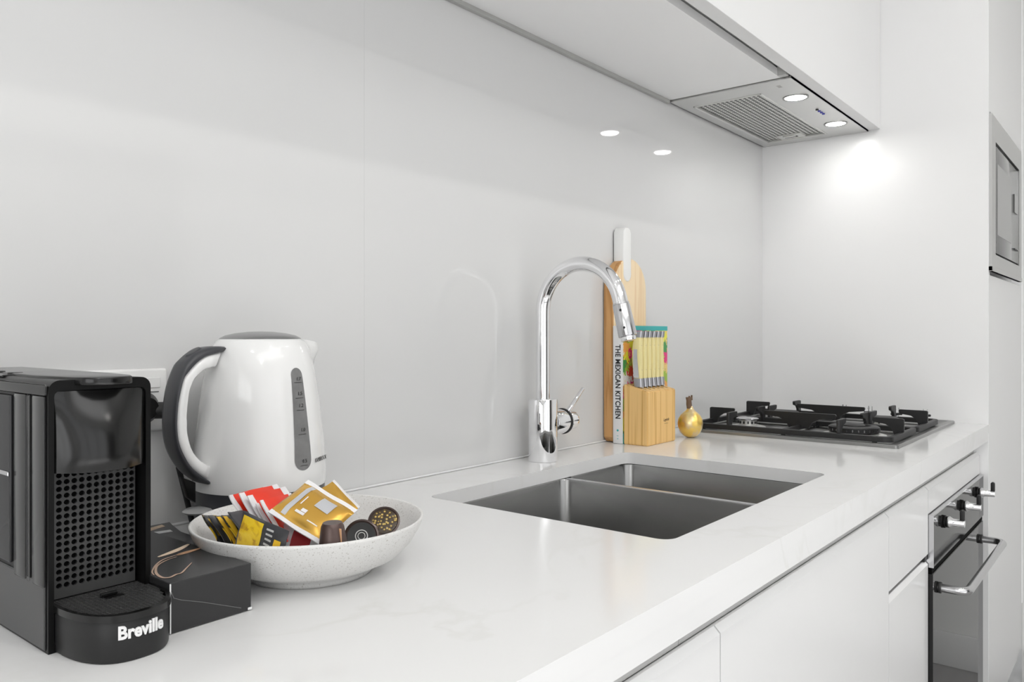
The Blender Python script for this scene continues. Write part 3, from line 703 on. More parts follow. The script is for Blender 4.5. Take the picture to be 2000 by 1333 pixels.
# ------------------------------------------------------------------ power outlet and plug
po = thing('power_outlet', 'white double power outlet on the splashback behind the kettle handle', 'power outlet', (-1.955, -.004, .157))
m = MB(); m.box(-.067, .067, -.004, .0039, -.0375, .0375, .003, 3); part('plate', m, M['outlet'], po, smooth=40)
m = MB()
for x in (-.045, .048): m.box(x - .010, x + .010, -.0052, -.0038, .014, .027, .0008, 1)
part('rocker', m, M['outlet'], po)
m = MB(); m.box(.034, .056, -.0047, -.0040, .0255, .0265); m.box(.034, .056, -.0047, -.0040, .0090, .0102); m.box(-.056, -.034, -.0047, -.0040, .0255, .0265); part('switch_gap', m, mat('switch_shadow_grey', (.16, .16, .16), .5), po)
pl = thing('power_plug', 'black power plug pushed into the white outlet behind the kettle', 'plug', (-1.928, -.009, .150))
m = MB(); m.lathe([(0, 0), (.021, 0), (.022, .006), (.019, .020), (.0125, .032), (0, .033)], 28, 0, axes((0, 0, 0), (1, 0, 0), (0, 0, 1), (0, -1, 0))); part('plug_body', m, M['black'], pl)
m = MB(); m.cyl((.004, -.020, -.003), (.030, -.030, -.004), .0098, n=20, bev=.002)
m.tube([(.028, -.030, -.004), (.040, -.034, -.010), (.042, -.030, -.04), (.046, -.014, -.075), (.056, -.012, -.11), (.064, -.012, -.143)], .0032, 12); part('cable', m, M['print_dark'], pl)

# ------------------------------------------------------------------ kettle
KX, KY = -1.8150, -.0925
kt = thing('kettle', 'glossy white electric kettle with slate grip and steel lid, behind the bowl', 'kettle', (KX, KY, 0), R(183))
prof = [(.0768, .0545), (.0775, .058), (.0771, .075), (.0752, .105), (.0724, .130), (.0695, .155), (.0655, .183), (.0610, .204), (.0565, .2195), (.0520, .2268), (.0485, .2292), (.0465, .2298), (.0465, .225), (0, .225)]
def spout(v):
    a = math.atan2(v.y, v.x); d = abs(abs(a) - PI)
    z = max(0, min(1, (v.z - .150) / .072)); k = max(0, 1 - d / .42)
    k = k * k * (3 - 2 * k); rr_ = math.hypot(v.x, v.y)
    if rr_ > .045 and v.z > .15: v.x -= .036 * k * z * z; v.z -= .004 * k * z if v.z > .21 else 0
    return v
m = MB(); m.lathe(prof, 72, 0, fn=spout); part('body', m, M['kettle'], kt, smooth=60)
m = MB(); m.lathe([(.0478, .2290), (.0470, .2306), (.041, .2338), (.030, .2364), (.015, .2382), (0, .2387)], 56, 0, cap=False); part('lid', m, mat('kettle_lid_steel', (.36, .36, .36), .25, 1), kt, 'brushed steel lid', smooth=60)
m = MB(); m.lathe([(.0760, .0545), (.0755, .040), (.0750, .018), (0, .018)], 64, 0, cap=False); m.lathe([(0, .0005), (.074, .0005), (.0765, .003), (.0765, .012), (.072, .0175), (0, .0178)], 64); part('base', m, M['kettle_grey'], kt, 'dark base')
# handle contours in the handle plane: (distance from the kettle axis, height)
outer = [(0.04015, 0.21787), (0.05037, 0.22013), (0.06374, 0.22151), (0.07744, 0.22022), (0.09018, 0.21577), (0.09955, 0.20905), (0.10632, 0.20122), (0.11512, 0.18055), (0.11962, 0.15257), (0.11962, 0.12662), (0.11362, 0.10276), (0.09918, 0.0811), (0.08257, 0.06802), (0.06834, 0.06292), (0.0591, 0.06091)]
mid = [(0.05777, 0.21493), (0.06768, 0.21396), (0.08062, 0.21135), (0.0895, 0.20642), (0.09725, 0.19984), (0.1044, 0.19221), (0.10988, 0.18405), (0.11495, 0.16203), (0.11651, 0.14546), (0.11651, 0.12989), (0.1132, 0.11339), (0.10256, 0.09246), (0.09013, 0.07941), (0.08254, 0.07373), (0.07483, 0.06912)]
inner = [(0.06505, 0.19876), (0.07354, 0.19789), (0.08254, 0.19619), (0.0895, 0.1916), (0.09638, 0.18509), (0.1001, 0.17736), (0.10256, 0.16905), (0.10477, 0.14811), (0.10471, 0.13714), (0.1044, 0.127), (0.1001, 0.11019), (0.09201, 0.09759), (0.08381, 0.09053), (0.07677, 0.08671), (0.06768, 0.08374)]
def strip(A, B, hw):
    """closed ribbon between contours A (outer) and B (inner) in the handle plane, width 2*hw"""
    b = bmesh.new(); rings = []
    for gi, (p, q) in enumerate(zip(A, B)):
        tt = gi / (len(A) - 1); hf = min(1, .5 + min(tt, 1 - tt) * 5)
        a = Vector((p[0], 0, p[1])); c = Vector((q[0], 0, q[1]))
        ring = []
        for t, y in ((0, -.6), (.0, .6), (.18, .92), (.5, 1.0), (.9, 1.0), (1, .9), (1, -.9), (.9, -1.0), (.5, -1.0), (.18, -.92)):
            pt_ = a.lerp(c, t); ring.append(b.verts.new((pt_.x, y * hw * hf, pt_.z)))
        rings.append(ring)
    n = len(rings[0])
    for r0, r1 in zip(rings, rings[1:]):
        for i in range(n): b.faces.new((r0[i], r0[(i + 1) % n], r1[(i + 1) % n], r1[i]))
    b.faces.new(rings[0][::-1]); b.faces.new(rings[-1])
    bmesh.ops.recalc_face_normals(b, faces=b.faces[:]); return b
def dens(L):
    o = []
    for i in range(len(L) - 1):
        p0 = L[max(i - 1, 0)]; p1 = L[i]; p2 = L[i + 1]; p3 = L[min(i + 2, len(L) - 1)]
        for k in range(4):
            t = k / 4; o.append(tuple(.5 * ((2 * b1) + (-a1 + c1) * t + (2 * a1 - 5 * b1 + 4 * c1 - d1) * t * t + (-a1 + 3 * b1 - 3 * c1 + d1) * t ** 3) for a1, b1, c1, d1 in zip(p0, p1, p2, p3)))
    o.append(L[-1]); return o
m = MB(); m.merge(strip(dens(outer), dens(mid), .0136)); gp = part('grip', m, M['kettle_grey'], kt, 'slate grey grip', smooth=50)
m = MB(); m.merge(strip(dens(mid), dens(inner), .0135)); part('handle', m, M['kettle'], kt, 'white inner handle', smooth=50)
m = MB(); m.lathe([(0, .004), (.007, .003), (.0095, 0), (.007, -.003), (0, -.004)], 20, 0, axes((0.08892, 0, 0.21397), (1.1, 0, -.62), (0, .9, 0), (.5, 0, .87))); part('lid_button', m, M['kettle_grey'], gp)
m = MB(); m.prism([(0.10501, 0.07705), (0.08887, 0.06896), (0.08887, 0.04615), (0.09762, 0.05333)], -.004, .004, 'y', bev=.001); part('switch_bracket', m, M['black'], kt)
m = MB(); m.lathe([(0, .0035), (.014, .0025), (.0175, 0), (.014, -.0025), (0, -.0035)], 30, 0, axes((.083, .0, .036), (1.0, .0, 0), (0, 1.0, 0), (-.14, -.10, 1))); part('switch_paddle', m, mat('silver_plastic', (.50, .50, .50), .3, .35), kt, 'silver switch paddle')
def brad(z):
    P_ = prof[:11]
    for (r0, z0), (r1, z1) in zip(P_, P_[1:]):
        if z0 <= z <= z1: return r0 + (r1 - r0) * (z - z0) / (z1 - z0)
    return .08
ga = R(275 - 183)
def gaugeshape(off, grow):
    b = bmesh.new(); rows = []
    z0, z1 = .0775 - grow, .196 + grow
    for i in range(33):
        u = .5 - .5 * math.cos(PI * i / 32); z = z0 + (z1 - z0) * u
        hw = (.0128 - .0050 * u) + grow
        e = .0125
        if z - z0 < e: hw *= math.sqrt(max(0, 1 - ((e - (z - z0)) / e) ** 2))
        e2 = .008
        if z1 - z < e2: hw *= math.sqrt(max(0, 1 - ((e2 - (z1 - z)) / e2) ** 2))
        hw = max(hw, .0003); row = []
        for j in range(7):
            s_ = (j / 6 * 2 - 1) * hw; r = brad(z) + off; th = ga + s_ / r
            row.append(b.verts.new((r * math.cos(th), r * math.sin(th), z)))
        rows.append(row)
    for r0, r1 in zip(rows, rows[1:]):
        for j in range(6): b.faces.new((r0[j], r0[j + 1], r1[j + 1], r1[j]))
    return b
m = MB(); m.merge(gaugeshape(.0005, 0)); gw = part('water_gauge', m, M['gauge'], kt, 'grey water level window', smooth=60)
def on_body(a, z, off=.0012):
    r = brad(z) + off; return axes((r * math.cos(a), r * math.sin(a), z), (-math.sin(a), math.cos(a), 0), (0, 0, 1), (math.cos(a), math.sin(a), 0))
for s_, z in (('1.7', .183), ('1.5', .166), ('1.2', .152), ('1.0', .124), ('0.5', .088)):
    part('level_mark', text_mesh(s_, .0058, .0001, M['print_dark'], on_body(ga + R(1), z)), None, gw)
m = MB()
for z in (.179, .161, .147, .119, .083):
    b = bmesh.new(); bmesh.ops.create_cube(b, size=1); bmesh.ops.scale(b, verts=b.verts[:], vec=(.011, .0005, .0002)); m.merge(b, 0, on_body(ga, z, .0010))
part('level_lines', m, M['print_dark'], gw)
part('maker_name', text_mesh('KAMBROOK', .0075, .0001, M['print_dark'], on_body(ga + R(25), .086, .0006), sx=.8), None, kt)

# ------------------------------------------------------------------ coffee machine
cm = thing('coffee_machine', 'small black capsule coffee machine with perforated front and drip tray, at the left edge', 'coffee machine', (-2.133, -.305, 0))
W = .0765; H = .2015; DB = .265
def arch(x0, x1, z0, z1, r, n=6):
    L = [(x0, z0), (x1, z0)]
    for i in range(n + 1): a = PI / 2 * i / n; L.append((x1 - r + r * math.cos(a), z1 - r + r * math.sin(a)))
    for i in range(n + 1): a = PI / 2 + PI / 2 * i / n; L.append((x0 + r + r * math.cos(a), z1 - r + r * math.sin(a)))
    return L
m = MB()
m.prism(arch(0, W, 0, H, .008), .035, DB, 'y', bev=.001)
b = plate_with_hole(arch(0, W, 0, H, .008), [rrect(.004, W - .004, .004, H - .008, .004, 3)], -.018, .018, 'fr')
m.merge(b, 0, axes((0, .018, 0), (1, 0, 0), (0, 0, 1), (0, -1, 0)))
part('body', m, M['black'], cm, smooth=30)
m = MB()
# curved side cladding with ribs (left side)
for y0, y1, t in ((.004, .026, .0022), (.031, .0375, .0010), (.0385, .062, .0022)): m.box(-t, .0005, y0, y1, .048, .190, .0018, 2)
m.box(-.0012, .0005, .004, .250, .0015, .052, .001, 1); m.box(-.002, .0005, .002, .250, .190, .1985, .0018, 2)
part('side_cladding', m, M['side_grey'], cm, 'glossy charcoal side', smooth=30)
m = MB(); m.box(-.0030, .0004, .067, .22, .056, .188, .0015, 2); tk = part('water_tank', m, M['tank'], cm, 'smoked water tank')
m = MB(); m.box(-.0042, -.0028, .067, .22, .124, .1275, .0006, 1); part('tank_line', m, M['satin_chrome'], tk)
# glossy dome head
b = bmesh.new(); nx, nz = 18, 16; rows = []
for j in range(nz + 1):
    v = j / nz; row = []
    for i in range(nx + 1):
        u = i / nx; x = .0045 + (W - .009) * u; bot = .1325 - .001 * math.cos((u - .5) * PI); z = bot + (H - .0085 - bot) * v
        yy = .002 - .0185 * (1 - (2 * u - 1) ** 2) ** .85 * (1 - v ** 2.2 * .85) * (.80 + .20 * (1 - abs(2 * v - 1) ** 3))
        row.append(b.verts.new((x, yy, z)))
    rows.append(row)
for r0, r1 in zip(rows, rows[1:]):
    for i in range(nx): b.faces.new((r0[i], r0[i + 1], r1[i + 1], r1[i]))
back = [b.verts.new((v.co.x, .0135, v.co.z)) for v in rows[0]]
for i in range(nx): b.faces.new((rows[0][i + 1], rows[0][i], back[i], back[i + 1]))
m = MB(); m.merge(b); part('brew_head', m, M['gloss_black'], cm, 'glossy domed brew head', smooth=60)
m = MB(); m.cyl((W / 2, .004, .1300), (W / 2, .004, .134), .006, .007, n=24); part('coffee_outlet', m, M['black'], cm)
# perforated back panel
px = (W - .0105) / 12; nzp = 17; pz = (.131 - .042) / nzp
m = MB(); m.perf(lambda u, v, d: (.0045 + u * px, .0140 + d, .042 + v * pz), 12, nzp, [(a * .40, c * .40) for a, c in OCT], .002)
m.box(.0045, W - .006, .0140, .016, .033, .042)
pp = part('perforated_panel', m, M['grille'], cm, smooth=20)
m = MB(); m.box(.0045, W - .0042, .0162, .034, .034, .131); part('panel_backing', m, M['hole'], pp)
# drip tray: half-oval
tw = .0745; tx = .0035; td = .0630
def oval(k, n=26, y1=.030):

    L = []
    for i in range(n + 1):
        a = PI * i / n; ca = math.cos(a); sa = math.sin(a)
        x = tx + tw / 2 + (tw / 2 * k) * math.copysign(abs(ca) ** .80, ca); y = -(td * k) * abs(sa) ** .80 * .98 + (0)
        L.append((x, y))
    return L
full = [(tx + tw, .014)] + oval(1) + [(tx, .014)]
m = MB(); m.prism([(tx + tw - .001, .014)] + oval(.965) + [(tx + .001, .014)], .0, .0308, 'z', bev=.002); tr = part('drip_tray', m, M['soft_black'], cm, smooth=40)
L = full; m = MB()
inn = [(tx + tw - .003, .0139)] + oval(.92) + [(tx + .003, .0139)]
b = plate_with_hole(full, [inn], .0302, .0352, 'rim'); m.merge(b); part('tray_rim', m, M['gloss_black'], tr, smooth=40)
def keep(i, j):
    x = tx + i * tw / 22; y = .0137 - j * .0035
    if y > 0: return tx + .003 < x < tx + tw - .003
    q = abs((x - tx - tw / 2) / (tw / 2 * .90)) ** 2.3 + abs(y / (td * .90)) ** 2.3
    return q < 1
m = MB(); m.perf(lambda u, v, d: (tx + u * tw / 22, .0137 - v * .0035, .0342 - d), 22, 22, [(a * .50 * (1 if k % 2 else .95), c * .43) for k, (a, c) in enumerate(OCT)], .0015, keep)
dg_ = part('drip_grid', m, M['grille'], tr, smooth=20)
m = MB(); m.prism(inn, .0309, .0316, 'z'); part('tray_well', m, M['hole'], tr)
m = MB(); m.box(.034, .047, -.008, -.005, .0345, .0375, .0008, 1); m.box(.036, .05, -.012, -.008, .0343, .0347); part('grid_tab', m, M['black'], tr)
tm = text_mesh('Breville', .0130, .0005, M['print_white'], Matrix.Identity(4), offset=.00045, sx=.86)
ov_ = [(p[0], p[1]) for p in oval(.965, 120)][::-1]          # left to right along the front
acc = [0]
for p, q in zip(ov_, ov_[1:]): acc.append(acc[-1] + math.dist(p, q))
s0 = min(range(len(ov_)), key=lambda k: abs(ov_[k][0] - .0405) + (9 if ov_[k][1] > -.03 else 0))
for v in tm.vertices:
    a = acc[s0] + v.co.x; k = max(0, min(len(acc) - 2, sum(1 for t in acc if t <= a) - 1))
    f = (a - acc[k]) / (acc[k + 1] - acc[k]); p = Vector(ov_[k]).lerp(Vector(ov_[k + 1]), f); d = (Vector(ov_[k + 1]) - Vector(ov_[k])).normalized()
    nrm = Vector((d.y, -d.x)); h_ = v.co.z + .0006
    v.co = Vector((p.x + nrm.x * h_, p.y + nrm.y * h_, .0215 + v.co.y))
part('maker_name', tm, None, tr, 'white maker name')
# top: buttons and lever
m = MB(); m.box(.003, W - .003, .10, DB - .004, H - .0008, H + .0010, .0006, 1); part('top_cover', m, M['side_grey'], cm)
for y in (.110, .150):
    m = MB(); m.cyl((.016, y, H + .0005), (.016, y, H + .0022), .0058, n=24, bev=.0006); part('cup_button', m, M['print_dark'], cm)
m = MB()
Lp = [(.012, .13), (.010, .05), (.018, .0), (.024, -.012), (.034, -.0165), (.046, -.0165), (.056, -.012), (.061, 0), (.066, .05), (.062, .13)]
m.prism(Lp, H - .0045, H + .0020, 'z', bev=.0015); part('lever', m, M['gloss_black'], cm, smooth=40)
m = MB(); m.cyl((W + .001, .05, .16), (W + .0045, .05, .16), .010, n=24, bev=.001); part('hinge_cap', m, M['black'], cm)

# ------------------------------------------------------------------ boxes
bx = thing('coffee_capsule_box', 'matt black carton with copper swirl lines between the coffee machine and the bowl', 'box', (-2.022, -.24, 0))
m = MB(); x0, x1, y0, y1, h = -2.0575, -1.9855, -.3375, -.135, .0405
m.box(x0, x1, y0, y1, .0005, h, .0006, 1)
def carton_mat():
    mm = mat('charcoal_carton', (.026, .026, .027), .27); return mm
part('carton', m, carton_mat(), bx, ab=True)
m = MB(); m.box(x0 - .0002, x0 + .0009, y0 - .0007, y0 + .0004, .0008, h - .0006, .0003, 1); m.box(x1 - .0035, x1 + .0004, y0 - .0006, y0, .001, .0032, .0003, 1); part('worn_edge', m, M['print_white'], bx, 'white worn carton edge', ab=True)
m = MB(); fl_ = [(-2.0563, y0 - .0003, .0332), (-2.0544, y0 - .0003, .0283), (-2.0483, y0 - .0003, .0252), (-2.0296, y0 - .0003, .0186), (-2.0123, y0 - .0003, .0115), (-1.9953, y0 - .0003, .0046)]
m.tube(fl_, .00025, 6); part('flap_line', m, mat('fold_line_grey', (.16, .16, .16), .4), bx, ab=True)
M['copper'] = mat('copper_print', (.72, .42, .24), .4); M['peach'] = mat('peach_print', (.78, .60, .44), .5); M['copper_dim'] = mat('pale_copper_print', (.48, .33, .24), .45)
def crv(L, r, mm, nm, prnt):
    m = MB(); D_ = dens(L)
    b = bmesh.new(); pr = None
    for i in range(len(D_)):
        p = Vector((D_[i][0], D_[i][1])); q = Vector(D_[min(i + 1, len(D_) - 1)][:2]) - Vector(D_[max(i - 1, 0)][:2]); q.normalize(); nn = Vector((-q.y, q.x))
        u = i / (len(D_) - 1); k = r * (.35 + .65 * math.sin(PI * u))
        c = [b.verts.new((p.x + nn.x * k, p.y + nn.y * k, h + .0003)), b.verts.new((p.x - nn.x * k, p.y - nn.y * k, h + .0003))]
        if pr: b.faces.new((pr[0], pr[1], c[1], c[0]))
        pr = c
    m.merge(b); part(nm, m, mm, prnt, ab=True)
crv([(-1.9985, -.2640), (-2.0102, -.2655), (-2.0273, -.270), (-2.0401, -.2812), (-2.0515, -.2974), (-2.0550, -.3080)], .0009, M['copper_dim'], 'copper_line', bx)
crv([(-2.0166, -.2712), (-2.0278, -.2748), (-2.0409, -.2848), (-2.0510, -.3029), (-2.0540, -.3181), (-2.0500, -.3231), (-2.0427, -.3196), (-2.0379, -.3190), (-2.0280, -.3090), (-2.0176, -.2984)], .0012, M['copper_dim'], 'copper_line', bx)
crv([(-2.0273, -.2595), (-2.0143, -.2550), (-2.0017, -.2490), (-1.9885, -.2400)], .0034, M['peach'], 'copper_line', bx)
crv([(-2.0142, -.2666), (-2.0042, -.2645), (-1.9892, -.2615)], .0030, M['copper'], 'copper_line', bx)
b2 = thing('flat_oblong', 'flat dark grey booklet with peach and white bars, between kettle and coffee machine', 'oblong', (-1.95, -.09, 0))
m = MB(); m.prism([(-2.04, -.004), (-2.04, -.128), (-1.90, -.128), (-1.8985, -.060), (-1.8880, -.020), (-1.8830, -.004)], .0004, .0065, 'z', bev=.0005, seg=1); part('cover', m, mat('grey_oblong', (.085, .085, .088), .22), b2, ab=True)  # thin dark grey shape near the wall, carrying a peach and a white bar
m = MB(); m.prism([(-1.9450, -.0380), (-1.8980, -.0210), (-1.8965, -.0110), (-1.9450, -.0240)], .0065, .0068, 'z'); part('colour_bar', m, M['peach'], b2, 'peach bar', ab=True)
m = MB(); m.prism([(-1.9300, -.0460), (-1.9045, -.0520), (-1.9025, -.0420), (-1.9270, -.0360)], .0065, .0068, 'z'); part('colour_bar', m, M['print_white'], b2, 'white bar', ab=True)

# ------------------------------------------------------------------ bowl and its contents
BX, BY = -1.8828, -.2805
bw = thing('ceramic_bowl', 'wide speckled off-white ceramic bowl filled with sachets and coffee pods', 'bowl', (BX, BY, 0))
m = MB(); m.lathe([(0, .0022), (.057, .0022), (.0590, .0003), (.0618, .0003), (.0628, .0030), (.0636, .0060), (.0710, .0088), (.088, .0165), (.1005, .0285), (.1090, .0420), (.1123, .0505), (.1128, .0525), (.1115, .0535), (.1096, .0525), (.1050, .0425), (.096, .030), (.083, .0185), (.066, .0105), (.04, .0075), (0, .0070)], 96, 0, cap=False)
part('bowl', m, M['ceramic'], bw, smooth=80)

def sachet(name, label, cat, grp, O, E1, E2, thick, body, seals, seal_mat, bend=0, extra=None, sw=.10):
    """O corner, E1 and E2 edge vectors (counter coordinates)"""
    O, E1, E2 = Vector(O), Vector(E1), Vector(E2); N_ = E1.cross(E2).normalized()
    L1, L2 = E1.length, E2.length; x_ = E1.normalized(); y_ = (E2 - x_ * E2.dot(x_)).normalized(); z_ = x_.cross(y_)
    cen = O + E1 / 2 + E2 / 2
    t = bpy.data.objects.new(name, None); C.objects.link(t); t.empty_display_size = .01
    mw_ = axes(cen, x_, y_, z_); t.matrix_world = Matrix.Translation((0, 0, T)) @ mw_
    tag(t, label, cat, grp)
    def surf(u, v, side):
        su = min(1, max(0, (min(u, 1 - u) - (sw if 'u' in seals else .0)) / .25)); sv = min(1, max(0, (min(v, 1 - v) - (sw if 'v' in seals else .0)) / .25))
        pu = math.sin(su * PI / 2) ** .7; pv = math.sin(sv * PI / 2) ** .7
        th = .0003 + thick / 2 * pu * pv
        z = side * th + bend * math.sin(PI * u) + .0006 * math.sin(u * 9 + v * 7)
        return Vector(((u - .5) * L1, (v - .5) * L2, z))
    n = 16
    def grid(u0, u1, v0, v1, off=0):
        b = bmesh.new(); G = {}
        for s_ in (1, -1):
            for i in range(n + 1):
                for j in range(n + 1):
                    u = u0 + (u1 - u0) * i / n; v = v0 + (v1 - v0) * j / n
                    p = surf(u, v, s_); p.z += s_ * off; G[s_, i, j] = b.verts.new(p)
            for i in range(n):
                for j in range(n):
                    q = (G[s_, i, j], G[s_, i + 1, j], G[s_, i + 1, j + 1], G[s_, i, j + 1]); b.faces.new(q if s_ > 0 else q[::-1])
        for i in range(n):
            for j in (0, n):
                b.faces.new((G[1, i, j], G[1, i + 1, j], G[-1, i + 1, j], G[-1, i, j])); b.faces.new((G[1, j, i], G[1, j, i + 1], G[-1, j, i + 1], G[-1, j, i]))
        bmesh.ops.recalc_face_normals(b, faces=b.faces[:]); return b
    m = MB(); m.merge(grid(0, 1, 0, 1)); part('pouch', m, body, t, smooth=60)
    if 'u' in seals:
        for u0, u1 in ((-.01, sw), (1 - sw, 1.01)):
            if 'U1' in seals and u0 < 0: continue
            m = MB(); m.merge(grid(u0, u1, -.003, 1.003, .0003)); part('crimped_edge', m, seal_mat, t, smooth=60)
    if 'v' in seals:
        for v0, v1 in ((-.01, sw), (1 - sw, 1.01)):
            m = MB(); m.merge(grid(-.003, 1.003, v0, v1, .0003)); part('crimped_edge', m, seal_mat, t, smooth=60)
    fs = 1 if z_.dot(CAM - cen) > 0 else -1
    def deco(nm, u0, u1, v0, v1, mm, lab=None):
        m = MB(); b = bmesh.new(); k = 6; G = [[b.verts.new(surf(u0 + (u1 - u0) * i / k, v0 + (v1 - v0) * j / k, fs) + Vector((0, 0, .0005 * fs))) for j in range(k + 1)] for i in range(k + 1)]
        for i in range(k):
            for j in range(k): b.faces.new((G[i][j], G[i + 1][j], G[i + 1][j + 1], G[i][j + 1]))
        m.merge(b); return part(nm, m, mm, t, lab, smooth=60)
    if extra: extra(deco)
    return t
def V(*a): return Vector(a)
CAM = V(-2.37116, -.93683, .23641)      # which side of a sachet carries its print
D_ = V(-1.9414, -0.3000, 0.0698)
def gold_deco(deco):
    # v runs across (white seals at v=0 and v=1); u runs along the seals
    deco('silver_stripe', .16, .25, .10, .90, M['silver_foil'])
    deco('label_square', .50, .76, .52, .80, M['silver_foil'], 'silver square mark')
    deco('printed_numeral', .40, .50, .30, .37, M['white_foil']); deco('printed_numeral', .33, .50, .24, .29, M['white_foil'])
    deco('printed_line', .30, .32, .42, .62, M['white_foil']); deco('printed_line', .60, .80, .20, .22, M['white_foil'])
# seals follow the edges A-B (upper right) and D-C (lower left); the stripe runs from D to A
E1g = V(-1.9262, -0.3552, 0.0460) - D_      # along the white seals, down to the right
E2g = V(-1.8960, -0.2925, 0.0932) - D_        # from the lower-left seal to the upper-right seal
sachet('tea_sachet', 'large gold foil sachet with a silver square, on top of the pile in the bowl', 'sachet', 'gold sachets', D_, E1g, E2g, .011, M['gold_foil'], 'v', M['white_foil'], extra=gold_deco, sw=.085)
o_ = V(-1.8545, -0.2484, 0.0713); sachet('tea_sachet', 'gold foil sachet peeking out behind the large gold one', 'sachet', 'gold sachets', o_, V(-1.8503, -0.2853, 0.0469) - o_, V(-1.8332, -0.2588, 0.0770) - o_, .004, M['gold_foil'], 'v', M['white_foil'], sw=.10)
# red sachets, a leaning fan
redlab = ['red tea sachet with a white edge, leftmost of the red fan', 'red tea sachet second from the left in the red fan', 'red tea sachet third from the left in the red fan', 'red tea sachet fourth in the fan, beside the large gold one', 'low red tea sachet in front of the red fan, tucked under the large gold one']
red_fan = [((-1.9481, -0.2441, 0.0802), (0.0018, -0.0181, -0.0233), (0.0515, 0.0159, -0.0007)),
    ((-1.9427, -0.2539, 0.0826), (0.0027, -0.0281, -0.0363), (0.0519, 0.0154, -0.0006)),
    ((-1.9395, -0.2627, 0.0808), (0.0026, -0.0281, -0.0363), (0.0521, 0.0151, -0.0008)),
    ((-1.9374, -0.2732, 0.0745), (0.0024, -0.0282, -0.0363), (0.0418, 0.0119, -0.0011)),
    ((-1.9387, -0.2827, 0.0789), (0.0023, -0.0282, -0.0363), (0.0418, 0.0120, -0.0010))]      # corner, down edge, long edge
for k, (o_, e1, e2) in enumerate(red_fan):
    sachet('tea_sachet', redlab[k], 'sachet', 'red sachets', o_, e2, e1, .0035, M['red'], 'u', M['white_foil'], sw=.13 if k in (1, 2) else .09)
o_ = V(-1.9290, -0.2882, 0.0606); sachet('tea_sachet', 'dark red sachet with a silver edge under the large gold one, at the front rim', 'sachet', 'red sachets', o_, V(-1.9224, -0.3345, 0.0436) - o_, V(-1.9277, -0.3058, 0.0289) - o_, .003, M['dark_red'], 'u', M['silver_foil'], sw=.28)
# black and yellow sachets
blklab = ['black tea sachet with yellow print, leftmost against the bowl side', 'black tea sachet second from the left of the dark fan', 'black tea sachet with a yellow edge, third in the dark fan', 'black tea sachet fourth in the dark fan', 'dark grey sachet just behind the yellow-fronted one']
dark_fan = [((-1.9655, -0.2226, 0.0615), (0.0032, -0.0254, -0.0254), (0.0323, 0.0141, -0.0098)),
    ((-1.9639, -0.2326, 0.0616), (0.0031, -0.0254, -0.0253), (0.0324, 0.0140, -0.0088)),
    ((-1.9642, -0.2449, 0.0635), (0.0029, -0.0254, -0.0253), (0.0325, 0.0140, -0.0078)),
    ((-1.9635, -0.2553, 0.0653), (0.0028, -0.0255, -0.0253), (0.0325, 0.0139, -0.0068)),
    ((-1.9623, -0.2647, 0.0694), (0.0026, -0.0254, -0.0253), (0.0326, 0.0138, -0.0057))]      # corner, down edge, long edge
for k, (o_, e1, e2) in enumerate(dark_fan):
    bm_ = M['charcoal_foil'] if k in (1, 4) else M['black_foil']
    def dk(deco, k=k):
        if k in (2, 3): deco('yellow_strip', .02, .16, .05, .95, M['yellow'])
        else: deco('dark_strip', .02, .10, .05, .95, M['charcoal_foil'])
    sachet('tea_sachet', blklab[k], 'sachet', 'dark sachets', o_, e2, e1, .003, bm_, '', M['charcoal_foil'], extra=dk)
o_ = V(-1.9671, -0.2794, 0.0723); e2 = V(-1.9576, -0.3355, 0.0610) - o_; e1 = (V(-1.9671, -0.2985, 0.0417) - o_)
def tf(deco):
    deco('picture', .05, .52, .06, .95, M['tea_front'], 'yellow picture'); deco('round_mark', .80, .93, .30, .48, M['yellow'])
    for q in range(6): deco('printed_text', .60, .74, .12 + q * .12, .17 + q * .12, M['chan'])
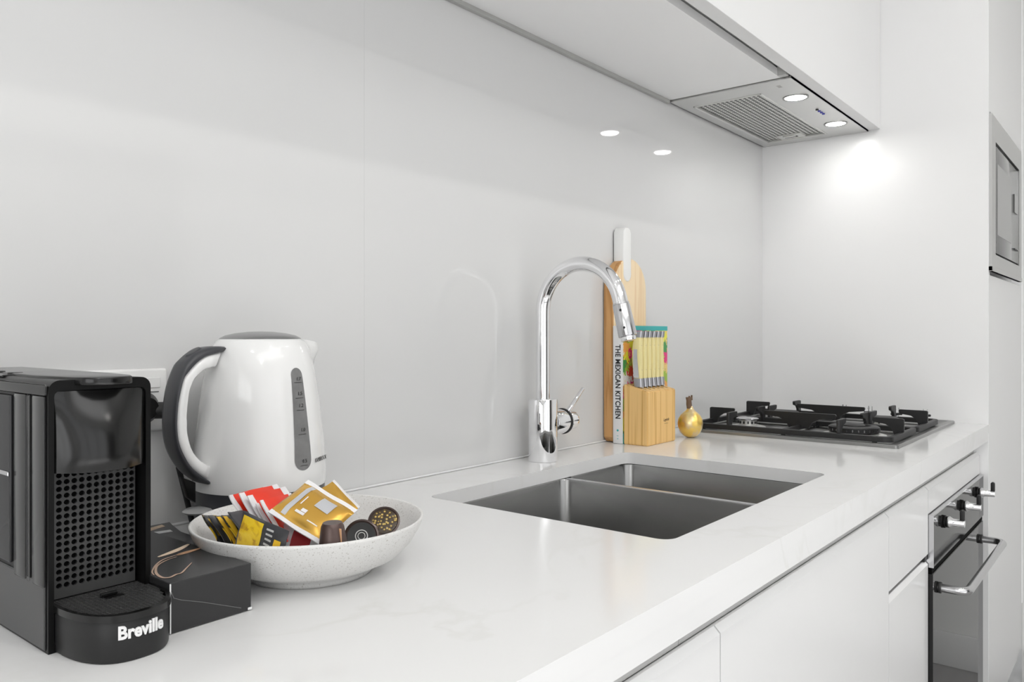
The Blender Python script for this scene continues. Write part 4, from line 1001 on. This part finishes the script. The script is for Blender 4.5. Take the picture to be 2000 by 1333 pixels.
sachet('tea_sachet', 'black sachet with a yellow picture facing the front, at the near rim of the bowl', 'sachet', 'dark sachets', o_, e2, e1, .005, M['charcoal_foil'], '', M['charcoal_foil'], extra=tf)
# coffee pods
def pod(label, cen, axis, kind):
    a = Vector(axis).normalized(); q = Vector((0, 0, 1)).rotation_difference(a).to_matrix().to_4x4()
    t = bpy.data.objects.new('coffee_pod', None); C.objects.link(t); t.empty_display_size = .01
    t.matrix_world = Matrix.Translation((cen[0], cen[1], cen[2] + T)) @ q; tag(t, label, 'coffee pod', 'coffee pods in the bowl')
    m = MB(); m.lathe([(0, -.022), (.0085, -.0218), (.0092, -.0205), (.0102, -.0185), (.0128, -.001), (.0130, 0)], 32, 0, cap=False); part('shell', m, M['pod_brown'], t, smooth=50)
    m = MB(); m.lathe([(.0128, -.0008), (.0160, -.0004), (.0162, .0008), (.0145, .0012), (.0135, .0002), (0, .0002)], 36, 0, cap=False); l_ = part('rim', m, M['pod_rim'], t)
    if kind == 'flecks': m = MB(); m.lathe([(.0133, .0004), (.010, .0010), (0, .0014)], 32, 0, cap=False); part('contents', m, M['pod_flecks'], l_, 'gold-flecked contents')
    elif kind == 'ring':
        m = MB(); m.lathe([(.0133, .0006), (0, .0008)], 32, 0, cap=False); part('foil_lid', m, M['gloss_black'], l_)
        m = MB(); m.lathe([(.0052, .0010), (.0060, .0010)], 28, 0, cap=False); m.lathe([(.0030, .0010), (.0036, .0010)], 24, 0, cap=False); part('ring_mark', m, M['chan'], l_)
    else:
        m = MB(); m.box(.0003, .0009, -.0128, -.0100, -.018, -.002); part('seam', m, M['copper'], t)
    return t
pod('dark brown coffee pod lying with its lid down, beside the large gold sachet', V(-1.9193, -0.3637, 0.0451), (.05, .0, -1), 'plain')
pod('dark coffee pod showing a lid with a ring mark, at the front rim', V(-1.8797, -0.3554, 0.0451), (-.55, -.62, .50), 'ring')
pod('open coffee pod with gold-flecked contents, furthest right in the bowl', V(-1.8279, -0.3288, 0.0456), (-.55, -.55, .65), 'flecks')
